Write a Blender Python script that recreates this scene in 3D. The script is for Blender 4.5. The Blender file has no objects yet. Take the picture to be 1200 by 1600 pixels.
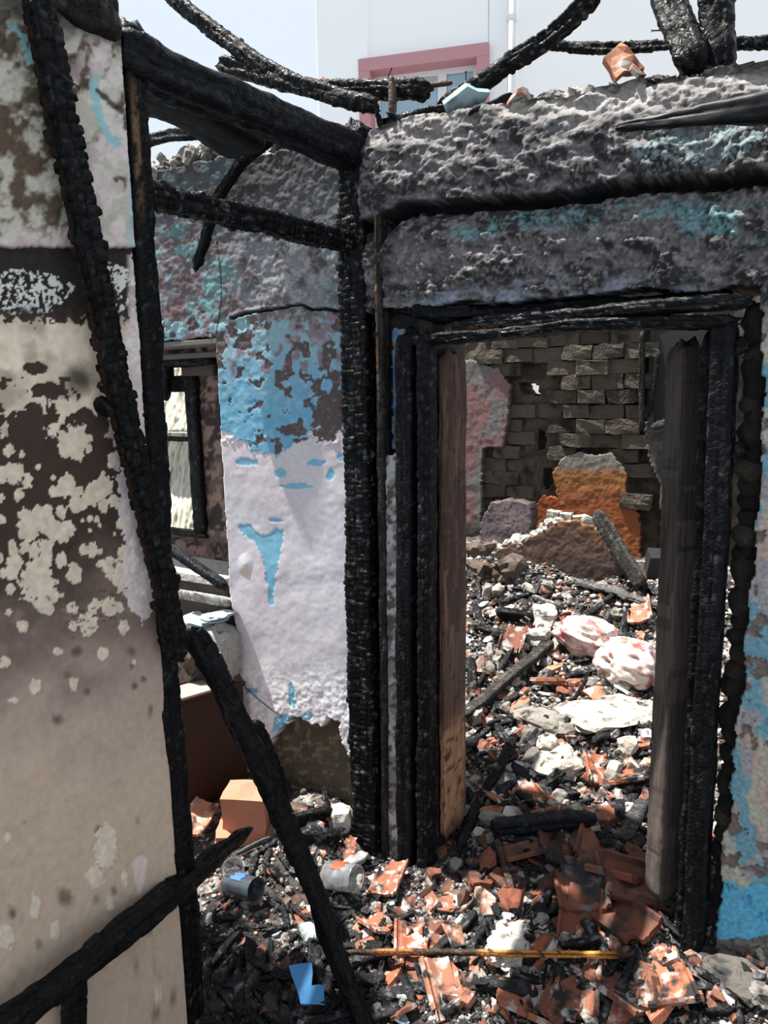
import bpy, math, random
import numpy as np
from mathutils import Vector, Matrix, noise as mnoise
random.seed(5); RNG = np.random.default_rng(5)
SC = bpy.context.scene; COL = SC.collection
# ------------------------------------------------------------------ camera
FPX = 1155.0; YAW = math.radians(34); PIT = math.radians(9.4); ROL = math.radians(1.1)
CAM = np.array([1.3967, -1.9387, 1.65])
cF = np.array([-math.sin(YAW)*math.cos(PIT), math.cos(YAW)*math.cos(PIT), -math.sin(PIT)])
_R = np.array([math.cos(YAW), math.sin(YAW), 0.0]); _U = np.cross(_R, cF)
cR = _R*math.cos(ROL)-_U*math.sin(ROL); cU = _U*math.cos(ROL)+_R*math.sin(ROL)
cd = bpy.data.cameras.new('camera'); cam = bpy.data.objects.new('camera', cd); COL.objects.link(cam)
cd.sensor_fit = 'VERTICAL'; cd.sensor_height = 36.0; cd.lens = 36.0*FPX/1600; cd.clip_start = .05; cd.clip_end = 200
cam.matrix_world = Matrix([[cR[i], cU[i], -cF[i], CAM[i]] for i in range(3)]+[[0, 0, 0, 1]])
SC.camera = cam
# ------------------------------------------------------------------ world, sun, exposure
SUN_TO = Vector((-0.38, -0.075, 0.92)).normalized()
wd = bpy.data.worlds.new('world'); SC.world = wd; wd.use_nodes = True
bg = wd.node_tree.nodes['Background']; bg.inputs[0].default_value = (0.80, 0.90, 1.0, 1); bg.inputs[1].default_value = 1.0
sl = bpy.data.lights.new('sun', 'SUN'); sl.energy = 13.0; sl.angle = math.radians(.6); sl.color = (1.0, .965, .90)
so = bpy.data.objects.new('sun', sl); COL.objects.link(so); so.rotation_euler = SUN_TO.to_track_quat('Z', 'Y').to_euler(); so.location = (-2, -1, 6)
SC.view_settings.view_transform = 'Standard'; SC.view_settings.look = 'None'; SC.view_settings.gamma = 1
SC.view_settings.use_curve_mapping = False; SC.view_settings.exposure = 0.0

# ------------------------------------------------------------------ helpers
def at(x, y, ax, val):
    """a point on the plane coordinate[ax]=val, read off a pixel"""
    d = cF+cR*(x-600)/FPX-cU*(y-800)/FPX
    return CAM+d*((val-CAM[ax])/d[ax])
def proj(P):
    v = P-CAM; z = v@cF
    return 600+FPX*(v@cR)/z, 800-FPX*(v@cU)/z
def lin(r, g, b, k=1.0):
    c = np.array([r, g, b], float)/255
    return np.where(c <= .04045, c/12.92, ((c+.055)/1.055)**2.4)/k
def _h(ix, iy, iz, s):
    n = (ix*374761393+iy*668265263+iz*2147483647+s*1274126177) & 0xffffffff
    n = ((n ^ (n >> 13))*1274126177) & 0xffffffff
    n = ((n ^ (n >> 16))*2246822519) & 0xffffffff
    return ((n ^ (n >> 15)) & 0xffffff)/16777215.0
def vn(x, y, z=None, s=0):
    x = np.asarray(x, float); y = np.asarray(y, float)+0*x
    z = np.zeros_like(x) if z is None else np.asarray(z, float)+0*x
    ix, iy, iz = (np.floor(a).astype(np.int64) for a in (x, y, z))
    fx, fy, fz = x-ix, y-iy, z-iz
    fx, fy, fz = (a*a*a*(a*(a*6-15)+10) for a in (fx, fy, fz))
    r = 0
    for a in (0, 1):
        for b in (0, 1):
            for c in (0, 1):
                r = r+_h(ix+a, iy+b, iz+c, s)*(fx if a else 1-fx)*(fy if b else 1-fy)*(fz if c else 1-fz)
    return r
def fbm(x, y, z=None, o=4, s=0, g=.5):
    r = 0; a = 1.0; t = 0; f = 1.0
    for k in range(o):
        r = r+a*vn(np.asarray(x)*f+k*17.3, np.asarray(y)*f-k*9.1, None if z is None else np.asarray(z)*f+k*3.7, s+k); t += a; a *= g; f *= 2.03
    return r/t          # 0..1
def cell(x, y, s=0):
    """F1, F2 and cell id of a jittered grid"""
    ix = np.floor(x).astype(np.int64); iy = np.floor(y).astype(np.int64)
    f1 = np.full(x.shape, 9.0); f2 = np.full(x.shape, 9.0); cid = np.zeros(x.shape)
    for a in (-1, 0, 1):
        for b in (-1, 0, 1):
            px = ix+a+_h(ix+a, iy+b, ix*0, s); py = iy+b+_h(ix+a, iy+b, ix*0, s+1)
            d = np.hypot(x-px, y-py); h = _h(ix+a, iy+b, ix*0, s+2)
            n = d < f1
            f2 = np.where(n, f1, np.minimum(f2, d)); cid = np.where(n, h, cid); f1 = np.where(n, d, f1)
    return f1, f2, cid
def sdp(poly, x, y):
    """signed distance to a polygon, negative inside"""
    p = np.array(poly, float); q = np.roll(p, -1, 0); d = np.full(x.shape, 1e9); ins = np.zeros(x.shape, bool)
    for (ax, ay), (bx, by) in zip(p, q):
        ex, ey = bx-ax, by-ay; t = np.clip(((x-ax)*ex+(y-ay)*ey)/(ex*ex+ey*ey+1e-9), 0, 1)
        d = np.minimum(d, np.hypot(x-ax-t*ex, y-ay-t*ey))
        c = ((ay > y) != (by > y)) & (x < (bx-ax)*(y-ay)/((by-ay) if by != ay else 1e-9)+ax)
        ins ^= c
    return np.where(ins, -d, d)
def dline(pts, x, y):
    d = np.full(x.shape, 1e9)
    for (ax, ay), (bx, by) in zip(pts[:-1], pts[1:]):
        ex, ey = bx-ax, by-ay; t = np.clip(((x-ax)*ex+(y-ay)*ey)/(ex*ex+ey*ey+1e-9), 0, 1)
        d = np.minimum(d, np.hypot(x-ax-t*ex, y-ay-t*ey))
    return d
def sst(a, b, x):
    t = np.clip((x-a)/(b-a), 0, 1); return t*t*(3-2*t)
def mixc(c, new, m):
    m = np.clip(m, 0, 1)[..., None]
    return c*(1-m)+np.asarray(new)*m
def tag(o, label=None, cat=None, group=None, kind=None):
    for k, v in (('label', label), ('category', cat), ('group', group), ('kind', kind)):
        if v: o[k] = v
    return o
def mesh_obj(name, V, Fc, mat, parent=None, colors=None, smooth=True, me_only=False):
    me = bpy.data.meshes.new(name)
    V = np.asarray(V, np.float32)
    if isinstance(Fc, np.ndarray) and Fc.ndim == 2:
        n, k = Fc.shape
        me.vertices.add(len(V)); me.vertices.foreach_set('co', V.ravel())
        me.loops.add(n*k); me.loops.foreach_set('vertex_index', Fc.astype(np.int32).ravel())
        me.polygons.add(n); me.polygons.foreach_set('loop_start', np.arange(0, n*k, k, dtype=np.int32))
        me.update(calc_edges=True); me.validate()
    else:
        me.from_pydata([tuple(map(float, v)) for v in V], [], [tuple(map(int, f)) for f in Fc]); me.update()
    if colors is not None:
        a = me.color_attributes.new('col', 'FLOAT_COLOR', 'POINT')
        c = np.ones((len(V), 4), np.float32); c[:, :3] = np.clip(colors, 0, 1); a.data.foreach_set('color', c.ravel())
    if smooth: me.polygons.foreach_set('use_smooth', np.ones(len(me.polygons), bool))
    me.materials.append(mat)
    if me_only: return me
    o = bpy.data.objects.new(name, me); COL.objects.link(o)
    if parent: o.parent = parent
    return o
def empty(name, loc=(0, 0, 0), rot=(0, 0, 0)):
    o = bpy.data.objects.new(name, None); COL.objects.link(o); o.location = loc; o.rotation_euler = rot
    o.empty_display_size = .05
    return o

# ------------------------------------------------------------------ materials
def mat_base(name):
    m = bpy.data.materials.new(name); m.use_nodes = True; nt = m.node_tree
    return m, nt, nt.nodes['Principled BSDF']
def vmat(name, rough=.8, bscale=150, bstr=.3, spec=.3, var=.25, vscale=60, bdist=.002):
    m, nt, b = mat_base(name); N = nt.nodes; L = nt.links
    a = N.new('ShaderNodeAttribute'); a.attribute_name = 'col'
    tc = N.new('ShaderNodeTexCoord')
    n = N.new('ShaderNodeTexNoise'); n.inputs['Scale'].default_value = vscale; n.inputs['Detail'].default_value = 6
    L.new(tc.outputs['Object'], n.inputs['Vector'])
    mr = N.new('ShaderNodeMapRange'); mr.inputs[1].default_value = .3; mr.inputs[2].default_value = .7
    mr.inputs[3].default_value = 1-var; mr.inputs[4].default_value = 1+var; L.new(n.outputs[0], mr.inputs[0])
    vm = N.new('ShaderNodeVectorMath'); vm.operation = 'SCALE'; L.new(a.outputs['Color'], vm.inputs[0]); L.new(mr.outputs[0], vm.inputs['Scale'])
    L.new(vm.outputs[0], b.inputs['Base Color'])
    n2 = N.new('ShaderNodeTexNoise'); n2.inputs['Scale'].default_value = bscale; n2.inputs['Detail'].default_value = 8; n2.inputs['Roughness'].default_value = .65
    L.new(tc.outputs['Object'], n2.inputs['Vector'])
    bp = N.new('ShaderNodeBump'); bp.inputs['Strength'].default_value = bstr; bp.inputs['Distance'].default_value = bdist
    L.new(n2.outputs[0], bp.inputs['Height']); L.new(bp.outputs[0], b.inputs['Normal'])
    b.inputs['Roughness'].default_value = rough; b.inputs['Specular IOR Level'].default_value = spec
    return m
def ramp(nt, stops, src):
    r = nt.nodes.new('ShaderNodeValToRGB'); e = r.color_ramp.elements
    while len(e) < len(stops): e.new(.5)
    for k, (p, c) in enumerate(stops): e[k].position = p; e[k].color = (*c, 1)
    nt.links.new(src, r.inputs[0]); return r
def rmat(name, stops, rough=.85, soot=None, sscale=14, sthr=(.5, .62), bscale=120, bstr=.4, spec=.25, bdist=.003):
    """per-object colour from a ramp, soot/ash patches on top"""
    m, nt, b = mat_base(name); N = nt.nodes; L = nt.links
    oi = N.new('ShaderNodeObjectInfo'); r = ramp(nt, stops, oi.outputs['Random'])
    tc = N.new('ShaderNodeTexCoord')
    ad = N.new('ShaderNodeVectorMath'); ad.operation = 'ADD'
    sc_ = N.new('ShaderNodeVectorMath'); sc_.operation = 'SCALE'; sc_.inputs[0].default_value = (7, 5, 9); L.new(oi.outputs['Random'], sc_.inputs['Scale'])
    L.new(tc.outputs['Object'], ad.inputs[0]); L.new(sc_.outputs[0], ad.inputs[1])
    out = r.outputs[0]
    for k, (colr, thr) in enumerate(soot or []):
        n = N.new('ShaderNodeTexNoise'); n.inputs['Scale'].default_value = sscale*(1+k*.8); n.inputs['Detail'].default_value = 7
        L.new(ad.outputs[0], n.inputs['Vector'])
        mr = N.new('ShaderNodeMapRange'); mr.inputs[1].default_value = thr[0]; mr.inputs[2].default_value = thr[1]; L.new(n.outputs[0], mr.inputs[0])
        mx = N.new('ShaderNodeMix'); mx.data_type = 'RGBA'; L.new(mr.outputs[0], mx.inputs[0]); L.new(out, mx.inputs[6]); mx.inputs[7].default_value = (*colr, 1)
        out = mx.outputs[2]
    L.new(out, b.inputs['Base Color'])
    n2 = N.new('ShaderNodeTexNoise'); n2.inputs['Scale'].default_value = bscale; n2.inputs['Detail'].default_value = 6; L.new(ad.outputs[0], n2.inputs['Vector'])
    bp = N.new('ShaderNodeBump'); bp.inputs['Strength'].default_value = bstr; bp.inputs['Distance'].default_value = bdist
    L.new(n2.outputs[0], bp.inputs['Height']); L.new(bp.outputs[0], b.inputs['Normal'])
    b.inputs['Roughness'].default_value = rough; b.inputs['Specular IOR Level'].default_value = spec
    return m
def flat(name, c, rough=.7, spec=.3, **k):
    m, nt, b = mat_base(name); b.inputs['Base Color'].default_value = (*c, 1); b.inputs['Roughness'].default_value = rough
    b.inputs['Specular IOR Level'].default_value = spec
    n2 = nt.nodes.new('ShaderNodeTexNoise'); n2.inputs['Scale'].default_value = k.get('bs', 60)
    tc = nt.nodes.new('ShaderNodeTexCoord'); nt.links.new(tc.outputs['Object'], n2.inputs['Vector'])
    bp = nt.nodes.new('ShaderNodeBump'); bp.inputs['Strength'].default_value = k.get('bstr', .15); bp.inputs['Distance'].default_value = .003
    nt.links.new(n2.outputs[0], bp.inputs['Height']); nt.links.new(bp.outputs[0], b.inputs['Normal'])
    return m
M_PL = vmat('smoked_plaster', .75, 200, .18, .25, .08, 60, .0012)
M_EARTH = vmat('earth_plaster', .85, 160, .7, .35, .3, 90, .004)
M_CHAR = vmat('charred_wood', .55, 240, .45, .11, .35, 120, .0015)
def alligator(m):
    nt = m.node_tree; N = nt.nodes; L = nt.links; b = N['Principled BSDF']
    tc = [n for n in N if n.type == 'TEX_COORD'][0]; bp = [n for n in N if n.type == 'BUMP'][0]
    v = N.new('ShaderNodeTexVoronoi'); v.feature = 'DISTANCE_TO_EDGE'; v.inputs['Scale'].default_value = 62
    L.new(tc.outputs['Object'], v.inputs['Vector'])
    mr = N.new('ShaderNodeMapRange'); mr.inputs[1].default_value = 0; mr.inputs[2].default_value = .16; L.new(v.outputs['Distance'], mr.inputs[0])
    b2 = N.new('ShaderNodeBump'); b2.inputs['Strength'].default_value = .40; b2.inputs['Distance'].default_value = .0035
    L.new(mr.outputs[0], b2.inputs['Height']); L.new(bp.outputs[0], b2.inputs['Normal']); L.new(b2.outputs[0], b.inputs['Normal'])
    n = N.new('ShaderNodeTexNoise'); n.inputs['Scale'].default_value = 45; n.inputs['Detail'].default_value = 5; L.new(tc.outputs['Object'], n.inputs['Vector'])
    m2 = N.new('ShaderNodeMapRange'); m2.inputs[1].default_value = .35; m2.inputs[2].default_value = .65; m2.inputs[3].default_value = .26; m2.inputs[4].default_value = .75
    L.new(n.outputs[0], m2.inputs[0]); L.new(m2.outputs[0], b.inputs['Roughness'])
alligator(M_CHAR)
def grain(m):
    nt = m.node_tree
    for n in nt.nodes:
        if n.type == 'TEX_NOISE':
            mp = nt.nodes.new('ShaderNodeMapping'); mp.inputs['Scale'].default_value = (1, 1, .07)
            tc = [k for k in nt.nodes if k.type == 'TEX_COORD'][0]; nt.links.new(tc.outputs['Object'], mp.inputs[0]); nt.links.new(mp.outputs[0], n.inputs['Vector'])
M_WOOD = vmat('scorched_wood', .7, 260, .6, .2, .4, 110, .002); grain(M_WOOD)
M_BLACK = vmat('smooth_char', .5, 90, .3, .2, .3, 60, .002)
M_ASH = vmat('ash_ground', .9, 90, .9, .2, .5, 70, .006)
M_BRICK = rmat('adobe_brick', [(0, lin(76, 69, 60)), (.5, lin(92, 84, 74)), (1, lin(64, 58, 52))], .95,
               [((.02, .018, .016), (.55, .72))], 9, bscale=60, bstr=.9, bdist=.01)
M_MORTAR = flat('mud_mortar', lin(62, 55, 48), .95, .1, bs=50, bstr=.8)
TC = [(0, lin(136, 78, 56)), (.25, lin(160, 98, 72)), (.5, lin(104, 66, 54)), (.75, lin(172, 118, 92)), (1, lin(88, 54, 44))]
M_TILE = rmat('terracotta', TC, .8, [((.02, .018, .018), (.50, .60)), ((.42, .39, .36), (.52, .66))], 13)
M_STONE = rmat('rubble_stone', [(0, lin(150, 144, 138)), (.35, lin(100, 96, 92)), (.7, lin(176, 168, 156)), (1, lin(64, 60, 58))], .9,
               [((.03, .03, .03), (.56, .66))], 16, bscale=70, bstr=1, bdist=.008)
M_COAL = rmat('charcoal', [(0, (.02, .02, .022)), (.6, (.035, .034, .036)), (1, (.10, .10, .10))], .5,
              [((.30, .30, .30), (.60, .72))], 30, bscale=160, bstr=.8, spec=.5)
M_WHITE = rmat('plaster_flake', [(0, lin(200, 196, 190)), (.5, lin(150, 180, 190)), (1, lin(190, 165, 160))], .8,
               [((.05, .045, .04), (.55, .7))], 12)

# ------------------------------------------------------------------ wall sheets
def sheet(name, P0, du, dv, nrm, us, vs, keep, disp, colr, mat, depth, parent=None, backc=(74, 66, 58)):
    """dense relief: grid on a plane, displaced along its normal, with an edge skirt going back by depth"""
    P0, du, dv, nrm = (np.array(a, float) for a in (P0, du, dv, nrm))
    Ug, Vg = np.meshgrid(us, vs, indexing='ij')
    P = P0+Ug[..., None]*du+Vg[..., None]*dv
    px, py = proj(P)
    K = keep(px, py, P)
    D = disp(px, py, P); C = colr(px, py, P)
    Q = P+D[..., None]*nrm
    nu, nv = Ug.shape; idx = np.arange(nu*nv).reshape(nu, nv)
    kc = K[:-1, :-1] & K[1:, :-1] & K[1:, 1:] & K[:-1, 1:]
    F = np.stack([idx[:-1, :-1], idx[1:, :-1], idx[1:, 1:], idx[:-1, 1:]], -1)[kc]
    if np.dot(np.cross(du, dv), nrm) < 0: F = F[:, ::-1]
    E = np.concatenate([F[:, [0, 1]], F[:, [1, 2]], F[:, [2, 3]], F[:, [3, 0]]])
    key = np.sort(E, 1); key = key[:, 0].astype(np.int64)*(nu*nv)+key[:, 1]
    u, inv, cnt = np.unique(key, return_inverse=True, return_counts=True)
    B = E[cnt[inv.ravel()] == 1]
    used = np.unique(F); remap = -np.ones(nu*nv, np.int64); remap[used] = np.arange(len(used))
    V = Q.reshape(-1, 3)[used]; Cc = C.reshape(-1, 3)[used]
    bv = np.unique(B); bm = -np.ones(nu*nv, np.int64); bm[bv] = np.arange(len(bv))
    P2 = P.reshape(-1, 3)[bv]; j = (vn(P2[:, 0]*40, P2[:, 1]*40, P2[:, 2]*40)-.5)
    back = P2-nrm*depth+j[:, None]*0.004
    midp = P2-nrm*min(depth, .012)+j[:, None]*np.array([.012, .012, .012])
    n0 = len(V); n1 = n0+len(bv)
    V = np.concatenate([V, midp, back]); cb = C.reshape(-1, 3)[bv]
    Cc = np.concatenate([Cc, cb*.75, np.zeros((len(bv), 3))+lin(*backc)])
    b0, b1 = B[:, 0], B[:, 1]
    S1 = np.stack([remap[b1], remap[b0], n0+bm[b0], n0+bm[b1]], 1)
    S2 = np.stack([n0+bm[b1], n0+bm[b0], n1+bm[b0], n1+bm[b1]], 1)
    return mesh_obj(name, V, np.concatenate([remap[F], S1, S2]), mat, parent, Cc)
def rng(a, b, st): return np.linspace(a, b, max(2, int(round(abs(b-a)/st))+1))
def spot(px, py, x, y, rx, ry, s=0, am=.35):
    a = np.arctan2(py-y, px-x)
    return np.hypot((px-x)/rx, (py-y)/ry)+am*(fbm(px/9+s*3.1, py/9-s, o=2, s=s)-.5)*2

# ---- partition wall on the left (plane x = 0)
TRUE = lambda px, py, P: np.ones(px.shape, bool)
def wl_fields(px, py, P):
    y_, z_ = P[..., 1], P[..., 2]
    n1 = fbm(px/26, py/26, s=1); n2 = fbm(px/9, py/9, s=2); n3 = fbm(px/60, py/60, s=3); n4 = fbm(px/4.5, py/4.5, o=3, s=4)
    return n1, n2, n3, n4
CREAM = lin(204, 188, 168, .8); BROWN = lin(58, 46, 40, .8); BEIGE = lin(180, 158, 140, .8); PINK = lin(205, 190, 188, .8)
RS = np.random.default_rng(11)
SPOTS = []
for _ in range(125):
    yy = RS.normal(830, 95); r = abs(RS.normal(5, 4))+2.5
    if 690 < yy < 1090: SPOTS.append((RS.uniform(-80, 215), yy, r*RS.uniform(.8, 1.1), r*RS.uniform(.9, 1.5)))
SPOTS += [(45, 822, 16, 24), (60, 905, 26, 38), (24, 880, 14, 12), (85, 930, 8, 12), (160, 760, 16, 20), (118, 690, 24, 30), (20, 740, 14, 16),
          (120, 790, 14, 14), (150, 945, 8, 8), (185, 950, 7, 8), (160, 1020, 8, 12), (54, 1073, 9, 12), (22, 1095, 8, 6), (115, 1068, 7, 10), (8, 1035, 9, 9),
          (90, 1018, 8, 6), (82, 570, 0, 0), (165, 1325, 17, 34), (150, 1370, 14, 16), (12, 1310, 6, 8), (55, 1415, 8, 20), (8, 1465, 14, 22), (172, 1414, 6, 12),
          (194, 1370, 5, 12), (86, 1455, 8, 14), (245, 1555, 7, 7), (-50, 1200, 20, 30), (-70, 1420, 14, 24)]
SPOTS = [s for s in SPOTS if s[2] > 0]
BURN = [(90, 1125, 10, 12, .8), (155, 1300, 9, 10, .9), (102, 1402, 16, 18, .7), (18, 1427, 8, 12, .8), (120, 1018, 10, 10, .7), (204, 1016, 9, 10, .6), (136, 1082, 7, 8, .6),
        (210, 1072, 6, 7, .8), (235, 1110, 5, 14, .6), (205, 1040, 4, 8, .6), (224, 1060, 5, 6, .7), (150, 1405, 7, 10, .5), (178, 1390, 6, 9, .6), (60, 1475, 8, 10, .5), (270, 1560, 7, 14, .6),
        (210, 1505, 8, 10, .5), (104, 1055, 8, 8, .5), (242, 1582, 9, 16, .6), (232, 1455, 6, 9, .5), (38, 1285, 5, 5, .4), (215, 1280, 5, 8, .4), (245, 1520, 8, 12, .5)]
def wl_masks(px, py, P):
    n1, n2, n3, n4 = wl_fields(px, py, P)
    # cream paint sheet that breaks up downwards
    e = 668+50*(n3-.5)*2-30*sst(60, 150, px)+(n1-.5)*150
    cream = (sst(495, 510, py+(n2-.5)*40) > .5) & (py+(n4-.5)*16 < e)
    hole = (fbm(px/20+4, py/20, o=3, s=9) > .68-.14*sst(620, 720, py)) & (py > 590)
    hole |= spot(px, py, 55, 575, 20, 10, 3) < 1
    hole |= spot(px, py, 75, 610, 28, 12, 5) < 1
    cream &= ~hole
    bub = spot(px, py, 122, 590, 30, 34, 1, .12)
    sp = np.zeros(px.shape, bool)
    for k, (x, y, rx, ry) in enumerate(SPOTS):
        w = (abs(px-x) < rx*2) & (abs(py-y) < ry*2)
        if w.any():
            m = np.zeros(px.shape, bool); m[w] = spot(px[w], py[w], x, y, rx, ry, k, .38)+(n4[w]-.5)*.5 < 1; sp |= m
    strip = sdp([(188, 395), (216, 400), (232, 700), (245, 950), (222, 975), (200, 950), (190, 890), (196, 860), (186, 780), (178, 690), (182, 560), (200, 500)], px, py)+(n2-.5)*26 < 0
    return cream, bub, sp, strip
def wl_col(px, py, P):
    n1, n2, n3, n4 = wl_fields(px, py, P); cream, bub, sp, strip = wl_masks(px, py, P)
    c = np.zeros(px.shape+(3,))+BEIGE
    c = mixc(c, lin(152, 133, 124, .8), sst(1250, 1050, py+(n3-.5)*120)*.8)
    c = mixc(c, lin(116, 98, 90, .8), sst(1120, 980, py+(n3-.5)*120+.2*(px-100)))
    c = mixc(c, BROWN, sst(1010, 840, py+(n3-.5)*120+(n1-.5)*60+.25*(px-100)))
    c = mixc(c, lin(150, 128, 118, .8), sst(.62, .8, n1)*.3*(py > 950))
    c = mixc(c, CREAM*(0.8+.4*n1[..., None]), cream.astype(float))
    c = mixc(c, lin(120, 108, 92, .8), cream*sst(.52, .72, n3)*.6)
    c = mixc(c, lin(40, 36, 34, .8), (bub < 1)*sst(1.1, .1, bub)*.85*(py > 540))
    c = mixc(c, CREAM*(.75+.4*n2[..., None]), sp.astype(float))
    c = mixc(c, PINK*(.8+.4*n2[..., None]), strip.astype(float)*.92)
    c = mixc(c, lin(215, 215, 210, .8), strip*sst(.6, .7, n2)*.6)
    for k, (x, y, rx, ry, a) in enumerate(BURN):
        c = mixc(c, lin(70, 50, 40, .8), a*sst(1.3, .2, spot(px, py, x, y, rx, ry, k+40, .3))*(~sp))
    # scratched dashes
    dash = (fbm(px/16, py/2.2, o=2, s=21) > .72) & (sdp([(110, 930), (200, 915), (200, 960), (110, 1000)], px, py) < 0)
    c = mixc(c, lin(74, 48, 38, .8), dash*.8)
    pk = sdp([(205, 1345), (222, 1335), (232, 1345), (225, 1380), (218, 1400), (208, 1370)], px, py)+(n2-.5)*8
    c = mixc(c, lin(214, 190, 190, .8), sst(2, -2, pk)*.7)
    # dark band
    band = sst(386, 390, py+.0*px)*sst(500, 480, py+(n2-.5)*40)
    bc = np.zeros_like(c)+lin(40, 35, 33, .8); fl = (n4*.6+n2*.4 > .52) & ((np.hypot((px-40)/70, (py-455)/34) < 1+.5*(n1-.5)) | (np.hypot((px-172)/36, (py-450)/44) < 1+.5*(n1-.5)))
    bc = mixc(bc, lin(196, 194, 188, .8), fl.astype(float))
    c = mixc(c, bc, band*(1-sst(195, 205, px)*.8))
    # upper plaster
    up = np.zeros_like(c)+lin(176, 170, 156, .8)
    up = mixc(up, lin(84, 70, 56, .8), sst(.43, .56, n1*.6+n3*.4))
    up = mixc(up, lin(60, 50, 42, .8), sst(.5, .62, n2)*.6*sst(.4, .6, n3))
    up = mixc(up, PINK, sst(.46, .6, fbm(px/18, py/30, s=30))*sst(80, 150, px)*.7)
    up = mixc(up, lin(196, 178, 176, .8), sst(345, 380, py+(n1-.5)*50)*.7)
    tl = np.minimum(dline([(143, 128), (147, 175), (158, 205), (178, 226)], px, py), dline([(8, 38), (30, 62), (40, 100)], px, py)+3)+(n2-.5)*16
    up = mixc(up, lin(130, 178, 182, .8), sst(9, 5, tl)*.85)
    up = mixc(up, lin(150, 180, 190, .8), sst(6, 3, dline([(198, 250), (200, 400)], px, py)+(n2-.5)*14)*.6)
    up = mixc(up, lin(44, 38, 34, .8), sst(6, 2, dline([(148, 142), (170, 165), (190, 180), (192, 200)], px, py)+(n2-.5)*8)*.9)
    up = mixc(up, lin(38, 33, 30, .8), sst(70, 20, py+(n1-.5)*60-.25*(px-60))*.85)
    c = mixc(c, up, (py < 387+4*(n1-.5)).astype(float))
    return c
def wl_disp(px, py, P):
    n1, n2, n3, n4 = wl_fields(px, py, P); cream, bub, sp, strip = wl_masks(px, py, P)
    d = (n3-.5)*.006+(n2-.5)*.0012
    d = d+.0016*(cream | sp)+.004*np.clip(1-bub, 0, 1)
    d = d+(py < 387+4*(n1-.5))*.012+strip*(.001+(n4-.5)*.003)
    band = (py > 387) & (py < 490)
    d = d+band*((n4-.5)*.003)
    up = py < 387
    d = d+up*((n1-.5)*.006+(n4-.5)*.003)
    return d
YS = np.concatenate([np.linspace(-2.6, -1.34, 40)[:-1], rng(-1.34, -.86, .003)])
ZS = np.concatenate([np.linspace(0, .36, 10)[:-1], rng(.36, 2.42, .003), np.linspace(2.42, 2.62, 10)[1:]])
def wl_keep(px, py, P):
    top = 2.47+.02*(fbm(P[..., 1]*20, P[..., 1]*0, s=5)-.5)
    return P[..., 2] < top
wl = sheet('wall_left', (0.03, 0, 0), (0, 1, 0), (0, 0, 1), (1, 0, 0), YS, ZS, wl_keep, wl_disp, wl_col, M_PL, .10)
tag(wl, kind='structure')

# ---- pale wall segment left of the corner (plane y = 0, x < 0), with the window niche cut out
CRK = [(362, 498), (385, 489), (410, 486), (440, 481), (468, 475), (485, 484), (510, 483), (548, 489)]
def wb_n(px, py):
    return fbm(px/26, py/26, s=41), fbm(px/9, py/9, s=42), fbm(px/60, py/60, s=43), fbm(px/4.5, py/4.5, o=3, s=44)
HOLE = [(420, 1160), (440, 1140), (455, 1118), (478, 1128), (500, 1136), (512, 1122), (530, 1130), (528, 1150), (545, 1182), (556, 1200), (560, 1400), (380, 1400), (395, 1200)]
def wb_masks(px, py):
    n1, n2, n3, n4 = wb_n(px, py)
    hole = sdp(HOLE, px, py)+(n2-.5)*10 < 0
    b = 690+(n2-.5)*26+20*np.sin(px/30)-8*sst(450, 540, px)
    blue = (py < b) & (py > 498+(n1-.5)*60)
    peel = (fbm(px/15, py/15, o=3, s=50) > .615-.05*sst(430, 540, px)) & blue & ((px < 420) & (py < 600) | (px > 430) | (fbm(px/15, py/15, o=3, s=50) > .7))
    peel |= (spot(px, py, 518, 650, 30, 36, 2, .5)+(n4-.5)*.5 < 1) | (spot(px, py, 460, 672, 26, 9, 4, .5) < 1)
    pat = np.zeros(px.shape, bool)
    for k, (x, y, rx, ry) in enumerate([(424, 938, 5, 9), (430, 813, 12, 4), (438, 740, 9, 9), (465, 760, 26, 5), (385, 722, 16, 6), (495, 723, 14, 6), (516, 742, 6, 9),
                                       (455, 1090, 5, 22), (478, 1120, 10, 8), (440, 1125, 14, 8), (395, 1080, 10, 5), (532, 715, 6, 7), (435, 1140, 9, 10)]):
        pat |= spot(px, py, x, y, rx, ry, k+60, .4) < 1
    pat |= sdp([(370, 822), (390, 818), (400, 832), (415, 838), (430, 826), (443, 828), (441, 850), (436, 880), (432, 900), (428, 925), (420, 925), (416, 900), (412, 880), (405, 862), (398, 848), (380, 838)], px, py)+(n2-.5)*9 < 0
    return hole, blue, peel, pat
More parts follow.
